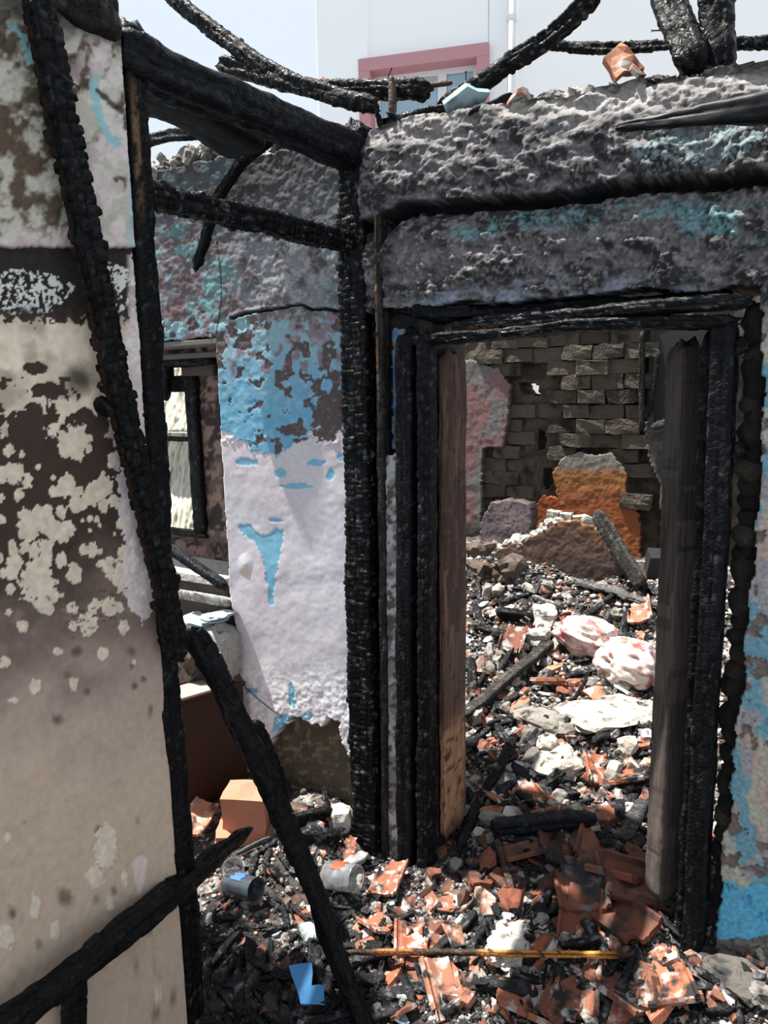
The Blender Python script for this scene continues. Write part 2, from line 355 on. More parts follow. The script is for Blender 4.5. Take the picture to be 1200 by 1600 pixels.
def wb_col(px, py, P):
    n1, n2, n3, n4 = wb_n(px, py); hole, blue, peel, pat = wb_masks(px, py)
    c = np.zeros(px.shape+(3,))+lin(208, 202, 208)
    c = mixc(c, lin(206, 184, 186), sst(.5, .7, n3)*.25+sst(440, 540, px)*sst(760, 700, py)*.4)
    c = mixc(c, lin(230, 228, 228), sst(1000, 1080, py+(n1-.5)*60)*(n2 > .5)*.8)
    c = mixc(c, lin(120, 104, 98), sst(8, 1, dline([(345, 975), (352, 1010), (375, 1070), (410, 1090), (440, 1118)], px, py)-6+n2*6)*.0)
    up = np.zeros_like(c)+lin(128, 124, 128)
    up = mixc(up, lin(100, 92, 92), sst(.45, .6, n1))
    up = mixc(up, lin(168, 164, 166), sst(.52, .6, n4*.5+n2*.5)*.7*sst(360, 440, px))
    tl = sst(.44, .54, fbm(px/30, py/30, s=55))*(sst(380, 330, px)+.35*sst(470, 520, px)+.25)
    up = mixc(up, lin(112, 150, 154), tl*(1-.55*sst(380, 420, px)))
    up = mixc(up, lin(104, 80, 82), sst(.5, .58, fbm(px/14, py/14, s=56))*sst(380, 300, px)*.8)
    up = mixc(up, lin(46, 41, 42), sst(400, 270, py+(n1-.5)*70+.12*(px-400))*.8)
    up = mixc(up, lin(60, 54, 56), sst(.50, .58, n1)*sst(470, 430, py)*sst(350, 400, px)*.5)
    c = np.where((py < 560)[..., None], up, c)
    bl = np.zeros_like(c)+lin(108, 166, 196)
    bl = mixc(bl, lin(136, 170, 180), sst(640, 520, py+(n1-.5)*70))
    bl = mixc(bl, lin(134, 96, 104), sst(.5, .6, fbm(px/14, py/22, s=57))*sst(640, 560, py)*.8)
    bl = mixc(bl, lin(150, 190, 205), sst(.5, .7, n2)*.4)
    c = mixc(c, bl, blue.astype(float))
    c = mixc(c, lin(84, 76, 76), peel.astype(float))
    c = mixc(c, lin(168, 122, 112), (spot(px, py, 520, 700, 22, 16, 8, .4) < 1)*.0+peel*sst(.6, .7, n4)*.3)
    c = mixc(c, lin(124, 180, 204), pat.astype(float))
    c = mixc(c, lin(196, 160, 158), ((spot(px, py, 412, 862, 6, 22, 3, .5) < 1) & ~pat)*.5)
    c = mixc(c, lin(212, 186, 160), sst(1.1, .3, spot(px, py, 383, 896, 12, 9, 1, .1))*.7)
    fl = (n4 > .60) & (py > 1040) & (py < 1160)
    c = mixc(c, lin(236, 236, 236), fl*.8)
    pc = np.zeros_like(c)+lin(92, 80, 66); pc = mixc(pc, lin(60, 54, 46), n1); pc = mixc(pc, lin(128, 110, 88), sst(.6, .7, n2)*.6)
    c = mixc(c, pc, hole.astype(float))
    c = mixc(c, (.01, .01, .01), sst(3.2, 1.6, dline(CRK, px, py)+(n4-.5)*3)*1.0*(px < 549))
    c = mixc(c, (.04, .035, .03), sst(1.6, .7, np.minimum(dline([(372, 1050), (384, 1075), (405, 1094), (440, 1120)], px, py), dline([(333, 340), (345, 420), (346, 470), (338, 520)], px, py)))*.9)
    return c
def wb_disp(px, py, P):
    n1, n2, n3, n4 = wb_n(px, py); hole, blue, peel, pat = wb_masks(px, py)
    d = (n3-.5)*.006+(n2-.5)*.0006*(1+3*(py < 690))
    d = d+.0015*(blue & ~peel)-.001*pat
    d = d-.05*hole+hole*(n1-.5)*.03+hole*(n4-.5)*.006
    dc = dline(CRK, px, py)
    d = d-.03*sst(3, 1.2, dc+(n4-.5)*2)*(px < 549)+.006*sst(10, 0, dc)*(py > 478)
    d = d+.006*np.clip(1-spot(px, py, 383, 882, 13, 18, 1, .05), 0, 1)
    up = sst(560, 490, py)
    d = d+up*((n1-.5)*.006+(n2-.5)*.0035+(n4-.5)*.0018)+sst(1030, 1100, py)*((n4-.5)*.0022+(n2-.5)*.003)
    lip = sst(7, 0, abs(py-(690+(n2-.5)*26)))*(n4 > .55)
    d = d+.0025*lip
    return d
def wb_keep(px, py, P):
    x = P[..., 0]; z = P[..., 2]
    top = 2.45-.02*sst(-.75, -.2, x)+.06*(fbm(x*9, x*0, s=7)-.5)
    e = -.63+.012*(fbm(z*14, z*0, s=8)-.5)+.03*sst(.9, .7, z)
    return (z < top) & ((x > e) | (z > 1.848+.01*(fbm(x*20, z*0, s=3)-.5)))
wb = sheet('wall_back', (0, 0, 0), (1, 0, 0), (0, 0, 1), (0, -1, 0), np.concatenate([np.linspace(-2.6, -1.05, 60)[:-1], rng(-1.05, 0.0, .004)]), rng(0, 2.55, .004), wb_keep, wb_disp, wb_col, M_PL, .25)
tag(wb, kind='structure')

# ---- door wall right of the corner: earthen lintel zone and right pier (plane y = 0, x > 0)
LEDGE = [(600, 345), (640, 318), (700, 318), (760, 312), (860, 308), (930, 296), (1000, 284), (1100, 280), (1200, 272), (1500, 245)]
def wr_n(px, py):
    return fbm(px/40, py/24, s=71), fbm(px/10, py/10, s=72), fbm(px/90, py/60, s=73), fbm(px/4, py/4, o=3, s=74)
def wr_col(px, py, P):
    n1, n2, n3, n4 = wr_n(px, py)
    c = np.zeros(px.shape+(3,))+lin(98, 94, 95)
    c = mixc(c, lin(44, 42, 44), sst(.42, .56, n1*.6+fbm(px/18, py/9, s=75)*.4))
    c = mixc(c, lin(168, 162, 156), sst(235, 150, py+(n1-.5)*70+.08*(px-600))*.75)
    c = mixc(c, lin(150, 146, 146), sst(.52, .62, n4*.5+n2*.5)*.5)
    t1 = sdp([(990, 240), (1040, 212), (1150, 200), (1195, 215), (1170, 245), (1100, 262), (1020, 262)], px, py)+(n2-.5)*40
    c = mixc(c, lin(128, 152, 156), sst(4, -3, t1)*.7*(n4 > .46))
    t2 = sdp([(690, 372), (760, 345), (830, 330), (1000, 320), (1120, 318), (1190, 330), (1190, 380), (1060, 365), (960, 345), (840, 360), (760, 375)], px, py)+(n2-.5)*40+(n1-.5)*30
    c = mixc(c, lin(100, 152, 158), sst(5, -3, t2)*.62*sst(.40, .52, n4*.6+n2*.4)*sst(.40, .58, fbm(px/30, py/16, s=78)))
    t3 = sdp([(700, 440), (900, 430), (1100, 450), (1150, 475), (700, 500), (620, 480)], px, py)+(n1-.5)*70+(n2-.5)*30
    c = mixc(c, lin(150, 158, 176), sst(8, -20, t3)*.6*sst(.42, .56, fbm(px/24, py/14, s=79)))
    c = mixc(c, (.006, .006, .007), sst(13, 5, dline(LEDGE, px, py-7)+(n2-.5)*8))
    # right pier
    p = np.zeros_like(c)+lin(176, 174, 160)
    p = mixc(p, lin(112, 156, 172), sst(.49, .53, fbm(px/34, py/60, s=81)))
    p = mixc(p, lin(190, 152, 144), sst(.54, .58, fbm(px/26, py/40, s=82))*(.5+.5*sst(1160, 1130, px)))
    p = mixc(p, lin(122, 110, 104), sst(.60, .64, fbm(px/22, py/22, s=83)))
    p = mixc(p, lin(64, 58, 56), sst(5, 1, dline([(1180, 480), (1185, 560), (1178, 640), (1185, 700)], px, py)+(n2-.5)*10)*.0)
    p = mixc(p, lin(92, 84, 80), sst(560, 500, py+(n2-.5)*40)*.5)
    lowb = py > 1372+(n2-.5)*40+.1*(px-1120)
    p = mixc(p, lin(92, 170, 206), lowb.astype(float))
    p = mixc(p, lin(128, 122, 116), (py > 1466+(n2-.5)*16).astype(float))
    c = np.where((py > 476)[..., None] & (px > 1080)[..., None], p, c)
    return c
def wr_disp(px, py, P):
    n1, n2, n3, n4 = wr_n(px, py); x = P[..., 0]; z = P[..., 2]
    dl = py-np.interp(px, [a for a, b in LEDGE], [b for a, b in LEDGE])
    up = dl < 0
    d = (n1-.5)*.05+(n2-.5)*.012+(n4-.5)*.006
    d = d+np.where(up, .035*sst(-170, -40, dl)-.05*sst(-120, -200, dl), 0)
    d = d-.055*sst(-2, 5, dl+(n2-.5)*14)*sst(22, 10, dl+(n2-.5)*10)
    low = ~up
    d = d+low*(.03*sst(20, 60, dl)-.02*sst(60, 190, dl))
    pier = (py > 476) & (px > 1080)
    dp = (n3-.5)*.01+(n2-.5)*.002+.0015*(fbm(px/22, py/22, s=83) < .62)-.01*(fbm(px/22, py/22, s=83) > .62)*(n4)
    dp = dp-.02*(py > 1466+(n2-.5)*16)*(.5+n2)
    return np.where(pier, dp, d)
def wr_keep(px, py, P):
    x = P[..., 0]; z = P[..., 2]
    top = np.interp(x, [0, .15, .45, .8, 1.0, 1.3, 2.6], [2.40, 2.42, 2.405, 2.375, 2.36, 2.345, 2.3])+.03*(fbm(x*9, x*0, s=17)-.5)
    el = np.interp(z, [.1, .4, .8, 1.2, 1.6, 1.85], [1.128, 1.135, 1.15, 1.165, 1.16, 1.14])+.03*(fbm(z*9, z*0, s=18)-.5)+.012*(fbm(z*40, z*0, s=19)-.5)
    lint = 1.885+.03*(fbm(x*8, x*0, s=20)-.5)-.02*sst(.7, 1.1, x)
    return (z < top) & ((x > el) | (z > lint))
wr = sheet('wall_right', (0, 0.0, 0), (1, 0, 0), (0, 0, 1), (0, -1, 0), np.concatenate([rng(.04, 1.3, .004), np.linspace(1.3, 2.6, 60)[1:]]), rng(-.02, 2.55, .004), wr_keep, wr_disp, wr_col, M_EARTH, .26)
tag(wr, kind='structure')

# ------------------------------------------------------------------ ground
def gz(x, y):
    x = np.asarray(x, float); y = np.asarray(y, float)+0*x
    b = .02+.10*sst(-.5, .25, y)*sst(-.1, .3, x)
    b = b+.13*sst(-.55, -.1, y)*sst(.15, -.15, x)
    b = b+(y > 0)*(.36*np.clip((y-.25)/1.5, 0, 1)+.14*sst(1.3, 1.9, y))
    b = b+.05*sst(.8, 1.1, x)*sst(-.35, 0, y)
    b = b+.06*(fbm(x*3.3+5, y*3.3, o=3, s=91)-.5)+.04*(fbm(x*11, y*11, o=3, s=92)-.5)
    return b
_TS = np.arange(1.2, 7, .008)
def ghit(px, py):
    d = cF+cR*(px-600)/FPX-cU*(py-800)/FPX; P = CAM+_TS[:, None]*d
    P = P[(P[:, 2] < 1.1) & (P[:, 2] > -.2)]
    h = P[:, 2] < gz(P[:, 0], P[:, 1]); k = int(np.argmax(h)) if h.any() else len(P)-1
    return P[k]
def fl_part(name, xs, ys, parent=None):
    X, Y = np.meshgrid(xs, ys, indexing='ij'); Z = gz(X, Y)+.012*(fbm(X*45, Y*45, o=3, s=93)-.5)
    n = fbm(X*14, Y*14, s=94); n2 = fbm(X*60, Y*60, o=3, s=95)
    c = np.zeros(X.shape+(3,))+lin(66, 62, 60); c = mixc(c, lin(150, 144, 138), sst(.5, .62, n)); c = mixc(c, (.02, .02, .02), sst(.5, .6, n2)*.8)
    c = mixc(c, lin(110, 76, 62), sst(.56, .7, fbm(X*40, Y*40, s=96))*.4)
    c = mixc(c, (.018, .018, .018), sst(-.42, -.55, Y+(n-.5)*.3)*sst(.6, .45, X)*(Y < 0)*.9)  # near-left floor corner painted black to stand in for deep shade
    idx = np.arange(X.size).reshape(X.shape)
    F = np.stack([idx[:-1, :-1], idx[1:, :-1], idx[1:, 1:], idx[:-1, 1:]], -1).reshape(-1, 4)
    return mesh_obj(name, np.stack([X, Y, Z], -1).reshape(-1, 3), F, M_ASH, parent, c.reshape(-1, 3))
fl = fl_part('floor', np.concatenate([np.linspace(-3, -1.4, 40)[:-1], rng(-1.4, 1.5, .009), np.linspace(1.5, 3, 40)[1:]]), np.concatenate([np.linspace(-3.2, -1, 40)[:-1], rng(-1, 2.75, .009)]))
tag(fl, kind='structure')

# ------------------------------------------------------------------ charred timber
def char_mesh(name, pts, w, h, seed=0, up=(0, 0, 1), rag=.25, cs=.028, cq=.024, step=.007, taper=(1, 1), wood=None, crackd=.005, mat=None, ash=.0, me_only=False, base=(.008, .0082, .0092), parent=None, sq=5.0, wob=.004):
    P = np.array(pts, float); seg = np.linalg.norm(np.diff(P, axis=0), axis=1); S = np.concatenate([[0], np.cumsum(seg)]); Lh = S[-1]
    n = max(4, int(Lh/step)); s = np.linspace(0, Lh, n+1)
    C = np.stack([np.interp(s, S, P[:, k]) for k in range(3)], 1)
    T = np.gradient(C, axis=0); T /= np.linalg.norm(T, axis=1)[:, None]
    upv = np.array(up, float); A = np.cross(T, upv); A /= np.linalg.norm(A, axis=1)[:, None]; B = np.cross(A, T)
    C = C+A*(wob*(fbm(s*6, s*0, s=seed+1)-.5)*2)[:, None]+B*(wob*(fbm(s*6, s*0+9, s=seed+2)-.5)*2)[:, None]
    per = 2*(w+h); N = int(min(72, max(10, per/step)))
    th = np.arange(N)/N*2*math.pi+math.pi/4; c, q = np.cos(th), np.sin(th)
    r = 1/(abs(c)**sq+abs(q)**sq)**(1/sq)
    Sg, Q = np.meshgrid(s, np.arange(N)/N*per, indexing='ij')
    # blocky crust
    nq = max(4, int(round(per/cq)))
    qi = Q/per*nq+.35*(vn(Sg*18, Q*0, s=seed+3)-.5)
    row = np.floor(qi).astype(np.int64) % nq; fq = qi-np.floor(qi)
    sw = Sg/cs*(.8+.5*_h(row, row*0, row*0, seed+4))+_h(row, row*0, row*0, seed+5)*7+.5*(vn(Sg*30, row*3.0, s=seed+6)-.5)
    colm = np.floor(sw).astype(np.int64); fs = sw-np.floor(sw)
    dcr = np.minimum(np.minimum(fs, 1-fs)*cs, np.minimum(fq, 1-fq)*per/nq)
    cr = np.exp(-(dcr/.0022)**2)
    hh = _h(row, colm, row*0, seed+7); crackd = crackd*.62
    D = -crackd*cr+crackd*.9*(hh-.5)+.0025*(fbm(Sg*40, Q*40, o=2, s=seed+8)-.5)
    # erosion: per side, and missing lumps
    er = fbm(Sg*5+seed, np.cos(Q/per*2*math.pi)*1.2+3, np.sin(Q/per*2*math.pi)*1.2, o=3, s=seed+9)
    D = D-rag*min(w, h)*np.clip(er-.42, 0, 1)*1.6
    lump = (hh > .93)*crackd*.8; D = D+lump*(1-cr)
    tp = np.interp(s, [0, Lh], taper)
    e = np.minimum(s, Lh-s); endr = .55+.45*np.clip(e/.03, 0, 1)**.5
    sc_ = (tp*endr)[:, None]
    X = c*r*w/2; Y = q*r*h/2; rad = np.hypot(c, q)
    off = A[:, None, :]*((X[None]*sc_+c*D))[..., None]+B[:, None, :]*((Y[None]*sc_+q*D))[..., None]
    Vv = C[:, None, :]+off
    # ragged ends
    endn = (fbm(Q[0]*40, Q[0]*0, o=2, s=seed+10)-.5)*.05*min(1, Lh)
    Vv[0] += T[0]*endn[:, None]; Vv[-1] += T[-1]*endn[:, None]
    m = n+1; idx = np.arange(m*N).reshape(m, N); nx = np.roll(idx, -1, 1)
    F = np.stack([idx[:-1], nx[:-1], nx[1:], idx[1:]], -1).reshape(-1, 4)
    V = Vv.reshape(-1, 3)
    col = np.zeros((m, N, 3))+np.array(base)*(.45+.6*hh[..., None]); col = mixc(col, np.array(base)*.35, cr)
    nn = fbm(Sg*60, Q*60, o=3, s=seed+11)
    col = mixc(col, (.26, .26, .27), sst(.68-.14*ash, .78-.14*ash, nn)*(.12+ash)*(1-cr))  # pale flecks of ash that also stand in for sunlit glints
    if wood:
        for (a, b, q0, q1, wc) in wood:
            mk = (Sg/Lh > a) & (Sg/Lh < b) & (Q/per > q0) & (Q/per < q1)
            fade = sst(a, a+.06, Sg/Lh)*sst(b, b-.06, Sg/Lh)
            col = mixc(col, lin(*wc), mk*fade*sst(.30, .45, nn))
    cap0 = len(V); V = np.concatenate([V, [Vv[0].mean(0)-T[0]*.004], [Vv[-1].mean(0)+T[-1]*.004]])
    capF = [(cap0, nx[0, k], idx[0, k], idx[0, k]) for k in range(N)]+[(cap0+1, idx[-1, k], nx[-1, k], nx[-1, k]) for k in range(N)]
    cc = np.concatenate([col.reshape(-1, 3), np.array([[.02]*3, [.02]*3])])
    tri = [(a, b, c_) for a, b, c_, _ in capF]
    if not isinstance(F, list): F = F[:, ::-1]
    me = mesh_obj(name, V, [tuple(f) for f in F.tolist()]+[t[::-1] for t in tri], mat or M_CHAR, parent, cc, me_only=me_only)
    return me
def beam(name, pts, w, h, label, cat='beam', group=None, **k):
    o = char_mesh(name, pts, w, h, **k)
    if label: tag(o, label, cat, group)
    return o
def A_(x, y, ax, v): return tuple(at(x, y, ax, v))

# post at the free end of the partition
beam('charred_post', [A_(197, 38, 0, 0.0), A_(217, 400, 0, 0.0), A_(234, 700, 0, 0.0), (0, -.845, 1.1), (0, -.838, .95), (0, -.83, .5), (0.0, -.83, -.02)], .075, .068, 'tall charred post ending the left plaster partition, pale wood streak near its top', 'post', seed=101, up=(0, 1, 0),
     rag=.18, wood=[(0.03, .18, .77, .84, (104, 82, 60))], cs=.03, crackd=.004)
# corner post and its thin side slat
cpost = beam('charred_post', [(.0, .02, 2.44), (.005, .0, 1.6), (.0, -.0, .8), (.01, -.01, .02)], .10, .09, 'thick alligator-charred corner post beside the pale lilac wall', 'post', seed=103, up=(0, 1, 0), rag=.10, cs=.022, cq=.034, crackd=.008, ash=.16, sq=9, step=.0045)
char_mesh('side_slat', [A_(594, 250, 1, -.01), A_(600, 700, 1, -.01), A_(603, 1000, 1, -.01), A_(606, 1350, 1, -.01)], .028, .05, parent=cpost, seed=104, up=(0, 1, 0), rag=.2, cs=.05, crackd=.002, wood=[(0, .3, .2, .6, (120, 92, 70))], base=(.03, .026, .024))
# beams between the two posts
beam('charred_beam', [(0, -.86, 2.355), (0, -.4, 2.36), (0.0, .1, 2.355)], .10, .10, 'upper thick charred beam joining the left post to the corner post', seed=105, rag=.2, cs=.06, cq=.03, crackd=.004, ash=-.05, base=(.007, .0075, .0095))
beam('charred_beam', [(-.01, -.83, 2.09), (-.02, -.4, 2.10), (-.01, .04, 2.095)], .07, .062, 'lower thinner alligator-charred beam between left post and corner post', seed=106, rag=.3, step=.005, cs=.02, crackd=.009, ash=.18)
beam('charred_beam', [A_(205, 118, 0, -.22), A_(300, 165, 0, -.24), A_(392, 218, 0, -.25)], .16, .12, 'smooth black beam stub behind the upper beam, sloping onto the wall top', mat=M_BLACK, seed=107, rag=.15, crackd=.002, base=(.008, .008, .009), ash=-.15)
beam('charred_beam', [A_(215, 222, 1, .07), A_(270, 212, 1, .07), A_(320, 205, 1, .07)], .05, .05, 'short charred timber lying on the rubble of the left wall top', seed=108)
beam('charred_stick', [A_(428, 208, 1, -.05), A_(380, 250, 1, -.05), A_(340, 310, 1, -.055), A_(322, 370, 1, -.06), A_(304, 424, 1, -.065)], .05, .045, 'bent charred stick hanging down behind the lower beam', 'stick', seed=109, taper=(1.1, .6))
# roof timbers against the sky
beam('charred_rafter', [A_(262, -10, 1, .05), A_(330, 45, 1, .05), A_(400, 95, 1, .05), A_(462, 132, 1, .05)], .055, .055, 'charred rafter slanting down across the sky above the left opening', 'rafter', seed=110, cs=.022, crackd=.006, rag=.3, ash=.1)
beam('charred_rafter', [A_(345, 100, 1, .05), A_(460, 132, 1, .05), A_(530, 152, 1, .05), A_(588, 163, 1, .05)], .06, .06, 'charred timber resting along the top of the upper beam', 'rafter', seed=111, cs=.02, crackd=.005, rag=.3, ash=.1)
beam('charred_log', [A_(500, 141, 1, .2), A_(560, 140, 1, .2), A_(672, 140, 1, .2)], .07, .06, 'short charred log on the wall top in front of the pink window', 'log', seed=112, cs=.03, crackd=.008, rag=.3, ash=.1)
beam('wood_splinter', [A_(660, 133, 1, .2), A_(706, 130, 1, .2)], .02, .016, 'pale brown splinter sticking out of the log end before the pink window', 'splinter', seed=113, base=tuple(lin(96, 78, 66)), crackd=.001)
beam('wood_stub', [A_(612, 120, 1, .14), A_(614, 182, 1, .14)], .024, .022, 'small upright grey wood stub on the wall top before the pink window', 'stub', seed=114, up=(0, 1, 0), base=tuple(lin(110, 98, 90)), crackd=.002)
beam('charred_rafter', [A_(935, -10, 1, .12), A_(860, 60, 1, .12), A_(780, 112, 1, .12), A_(740, 140, 1, .12), A_(690, 172, 1, .11)], .062, .055, 'long charred rafter slanting from the sky down to the middle of the wall top', 'rafter', seed=115, cs=.03, crackd=.008, rag=.25, ash=.15, taper=(.9, 1.0))
beam('charred_stick', [A_(700, 168, 1, .06), A_(640, 182, 1, .05), A_(596, 192, 1, .05)], .03, .025, 'thin charred stick lying along the wall top near the corner', 'stick', seed=116, ash=.2)
beam('charred_batten', [A_(852, 72, 1, .55), A_(960, 76, 1, .55), A_(1060, 70, 1, .55), A_(1240, 66, 1, .55)], .04, .034, 'thin level charred batten crossing the sky at upper right', 'batten', seed=117, cs=.02, crackd=.005, rag=.35, ash=.2)
beam('charred_rafter', [A_(1016, -160, 1, .3), A_(1045, 0, 1, .16), A_(1066, 50, 1, .11), A_(1090, 108, 1, .06)], .085, .10, 'thick charred rafter end leaning onto the wall top at upper right, left of a pair', 'rafter', seed=118, up=(0, 1, 0), cs=.02, crackd=.006, rag=.2, taper=(1.0, .9), ash=.08)
beam('charred_rafter', [A_(1120, -160, 1, .14), A_(1119, 0, 1, .13), A_(1120, 50, 1, .12), A_(1124, 108, 1, .10)], .075, .08, 'upright charred timber at upper right, right of a pair on the wall top', 'rafter', seed=119, up=(0, 1, 0), cs=.028, crackd=.007, rag=.2, ash=.15)
beam('charred_beam', [A_(965, 200, 1, -.07), A_(1050, 186, 1, -.09), A_(1130, 176, 1, -.10), A_(1260, 158, 1, -.10)], .06, .075, 'smooth black pointed beam lying along the upper wall face at right', mat=M_BLACK, seed=120, rag=.12, crackd=.002, taper=(.25, 1.0), cs=.12, base=(.006, .006, .008), ash=-.15)
# leaning timbers in front of the partition
def leanp(l, x0, x1):
    n = len(l); return [A_(x, y, 0, x0+(x1-x0)*k/(n-1)) for k, (x, y) in enumerate(l)]
ln = [(58, -20), (82, 110), (112, 250), (140, 400), (178, 560), (200, 680), (232, 800), (256, 910), (276, 1030)]
beam('leaning_stud', leanp(ln, .09, .075), .055, .05, 'long thin alligator-charred stud leaning diagonally across the left plaster wall', 'stud', seed=121, up=(1, 0, 0), cs=.026, cq=.028, crackd=.010, rag=.15, step=.0045, ash=-.03, wood=[(-.1, 1.1, .77, .86, (40, 30, 24))])
ln2 = [A_(296, 985, 0, -.02), A_(345, 1070, 0, .02), A_(400, 1180, 0, .08), A_(448, 1290, 0, .15), A_(500, 1420, 0, .24), A_(548, 1540, 0, .34), A_(580, 1625, 0, .42)]
beam('leaning_stud', ln2, .065, .06, 'black charred stud leaning from the partition foot down into the corner rubble', 'stud', seed=122, up=(1, 0, 0), cs=.05, crackd=.005, rag=.3, taper=(1.0, .8), base=(.009, .009, .010), ash=-.1)
beam('charred_chunk', [A_(392, 1128, 0, -.09), A_(420, 1190, 0, -.08), A_(448, 1255, 0, -.06)], .06, .05, 'burnt chunk clinging to the back of the steep black stud beside the brown cabinet', 'chunk', seed=123, up=(1, 0, 0), base=(.009, .009, .010), rag=.5)
lg = [A_(-40, 1640, 0, .10), A_(60, 1560, 0, .10), A_(150, 1488, 0, .10), A_(230, 1425, 0, .08), A_(300, 1368, 0, .03), A_(350, 1325, 0, -.02), A_(388, 1296, 0, -.05)]
beam('leaning_beam', lg, .055, .06, 'charred beam rising from the bottom left corner toward the brown cabinet', seed=124, up=(0, 0, 1), cs=.06, crackd=.005, rag=.35, taper=(1.15, .8), base=(.010, .010, .011), ash=-.1)
beam('charred_stub', [A_(112, 1505, 0, .07), A_(114, 1660, 0, .07)], .05, .045, 'short black upright stub under the bottom left beam', 'stub', seed=125, up=(0, 1, 0), base=(.010, .010, .011), ash=-.1)
beam('charred_chunk', [A_(150, 625, 0, .04), A_(172, 648, 0, .06)], .05, .035, 'black burnt knot between the partition wall and the leaning stud', 'chunk', seed=126, up=(0, 1, 0), base=(.010, .010, .011), rag=.4)
beam('charred_timber', [A_(60, -30, 0, .02), A_(110, 8, 0, .02), A_(178, 30, 0, .02)], .08, .11, 'burnt black timber along the top of the left plaster wall', 'timber', seed=127, base=(.020, .018, .016), crackd=.002, rag=.25)

# ------------------------------------------------------------------ door frame
dr = empty('door_1', (0.65, 0, 0)); tag(dr, kind='structure')
def child(o, par):
    o.parent = par; o.matrix_parent_inverse = Matrix.Translation(-Vector(par.location)); return o
def cb(name, pts, w, h, par, **k):
    return child(char_mesh(name, pts, w, h, **k), par)
cb('jamb', [A_(640, 520, 1, .0), A_(640, 900, 1, .0), A_(640, 1366, 1, .0)], .062, .09, dr, seed=131, up=(0, 1, 0), rag=.06, cs=.12, crackd=.003, base=(.007, .0075, .0095), sq=9)
cb('architrave', [A_(668, 525, 1, -.02), A_(668, 900, 1, -.02), A_(666, 1372, 1, -.02)], .045, .06, dr, seed=132, up=(0, 1, 0), rag=.08, cs=.03, crackd=.004, base=(.007, .0075, .0095), ash=.05, sq=8)
rb = cb('jamb_lining', [(.285, .10, 1.76), (.285, .10, 1.0), (.28, .10, .16)], .022, .15, dr, mat=M_WOOD, seed=133, up=(0, 1, 0), rag=.05, cs=.2, crackd=.001, base=tuple(lin(96, 72, 64)), ash=.0, sq=10, wood=[(.72, 1, 0, 1, (150, 112, 84))])
cb('jamb', [A_(1134, 500, 1, -.0), A_(1116, 900, 1, .0), A_(1083, 1495, 1, -.0)], .055, .08, dr, seed=134, up=(0, 1, 0), rag=.05, cs=.15, crackd=.003, base=(.007, .0075, .0095), sq=9)
cb('architrave', [A_(1112, 520, 1, .03), A_(1098, 900, 1, .03), A_(1068, 1480, 1, .03)], .04, .06, dr, seed=135, up=(0, 1, 0), rag=.06, cs=.028, crackd=.004, base=(.007, .0075, .0095), sq=9)
cb('door_post', [A_(1072, 538, 1, .10), A_(1058, 900, 1, .10), A_(1034, 1400, 1, .08)], .062, .08, dr, mat=M_WOOD, seed=136, up=(.5, .85, 0), rag=.04, cs=.4, cq=.2, crackd=.002, base=tuple(lin(88, 80, 75)), sq=14, ash=-.1)
cb('door_head', [A_(648, 533, 1, .0), A_(760, 524, 1, .0), A_(900, 510, 1, .0), A_(1150, 502, 1, .0)], .09, .036, dr, seed=137, rag=.25, cs=.05, crackd=.004, base=(.008, .0082, .0092), ash=.15)
cb('door_head', [A_(700, 512, 1, .04), A_(780, 504, 1, .03), A_(900, 496, 1, .02), A_(1010, 484, 1, .0), A_(1172, 470, 1, .0)], .10, .04, dr, seed=138, rag=.35, cs=.045, crackd=.006, base=(.02, .02, .022), ash=.3, wood=[(.0, .35, .5, .8, (110, 74, 52))])
cb('door_head', [A_(612, 478, 1, .06), A_(700, 492, 1, .06), A_(900, 484, 1, .08), A_(1150, 468, 1, .08)], .12, .05, dr, seed=139, rag=.4, cs=.06, crackd=.006, base=(.007, .0075, .0095))
cb('nailing_block', [A_(1144, 540, 1, 0), A_(1168, 540, 1, 0)], .05, .05, dr, seed=140)
cb('nailing_block', [A_(1140, 700, 1, 0), A_(1162, 705, 1, 0)], .06, .05, dr, seed=141)
# stones packed behind the right jamb, plaster strips left of the frame
def blob_mesh(name, r, seed, mat, sq=(1, 1, 1), sub=2, amp=.35, flatq=0, smooth=False, me_only=True, fr=2.0):
    import bmesh
    bm = bmesh.new(); bmesh.ops.create_icosphere(bm, subdivisions=sub, radius=1)
    for v in bm.verts:
        p = v.co.copy(); n = mnoise.noise(p*fr+Vector((seed*3.1, seed, 0)))*amp+mnoise.noise(p*fr*2.7+Vector((seed, 0, 9)))*amp*.35
        m = max(abs(p.x), abs(p.y), abs(p.z)); p = p.lerp(p/m*.85, flatq)*(1+n)
        v.co = (p.x*sq[0]*r, p.y*sq[1]*r, p.z*sq[2]*r)
    me = bpy.data.meshes.new(name); bm.to_mesh(me); bm.free(); me.materials.append(mat)
    if smooth: me.polygons.foreach_set('use_smooth', np.ones(len(me.polygons), bool))
    return me
def put(name, me, loc, rot=(0, 0, 0), sc=1.0, label=None, cat=None, group=None, parent=None):
    o = bpy.data.objects.new(name, me); COL.objects.link(o); o.location = loc; o.rotation_euler = rot
    o.scale = (sc, sc, sc) if not hasattr(sc, '__len__') else sc
    if parent: child(o, parent)
    return tag(o, label, cat, group)
M_DSTONE = rmat('sooty_shade_stone', [(0, lin(70, 64, 60)), (.5, lin(44, 41, 40)), (1, lin(96, 88, 80))], .9, [((.02, .02, .02), (.5, .65))], 14, bscale=60, bstr=1, bdist=.008)  # sooty stones by the jamb; also the shade tint of the corner stones
stv = [blob_mesh('stone', 1, 200+k, M_DSTONE, (1, .8, .8), 2, .3, .5) for k in range(4)]
wc = empty('wall_core', (1.13, .08, 0)); tag(wc, kind='structure'); wc.name = 'trim_1'
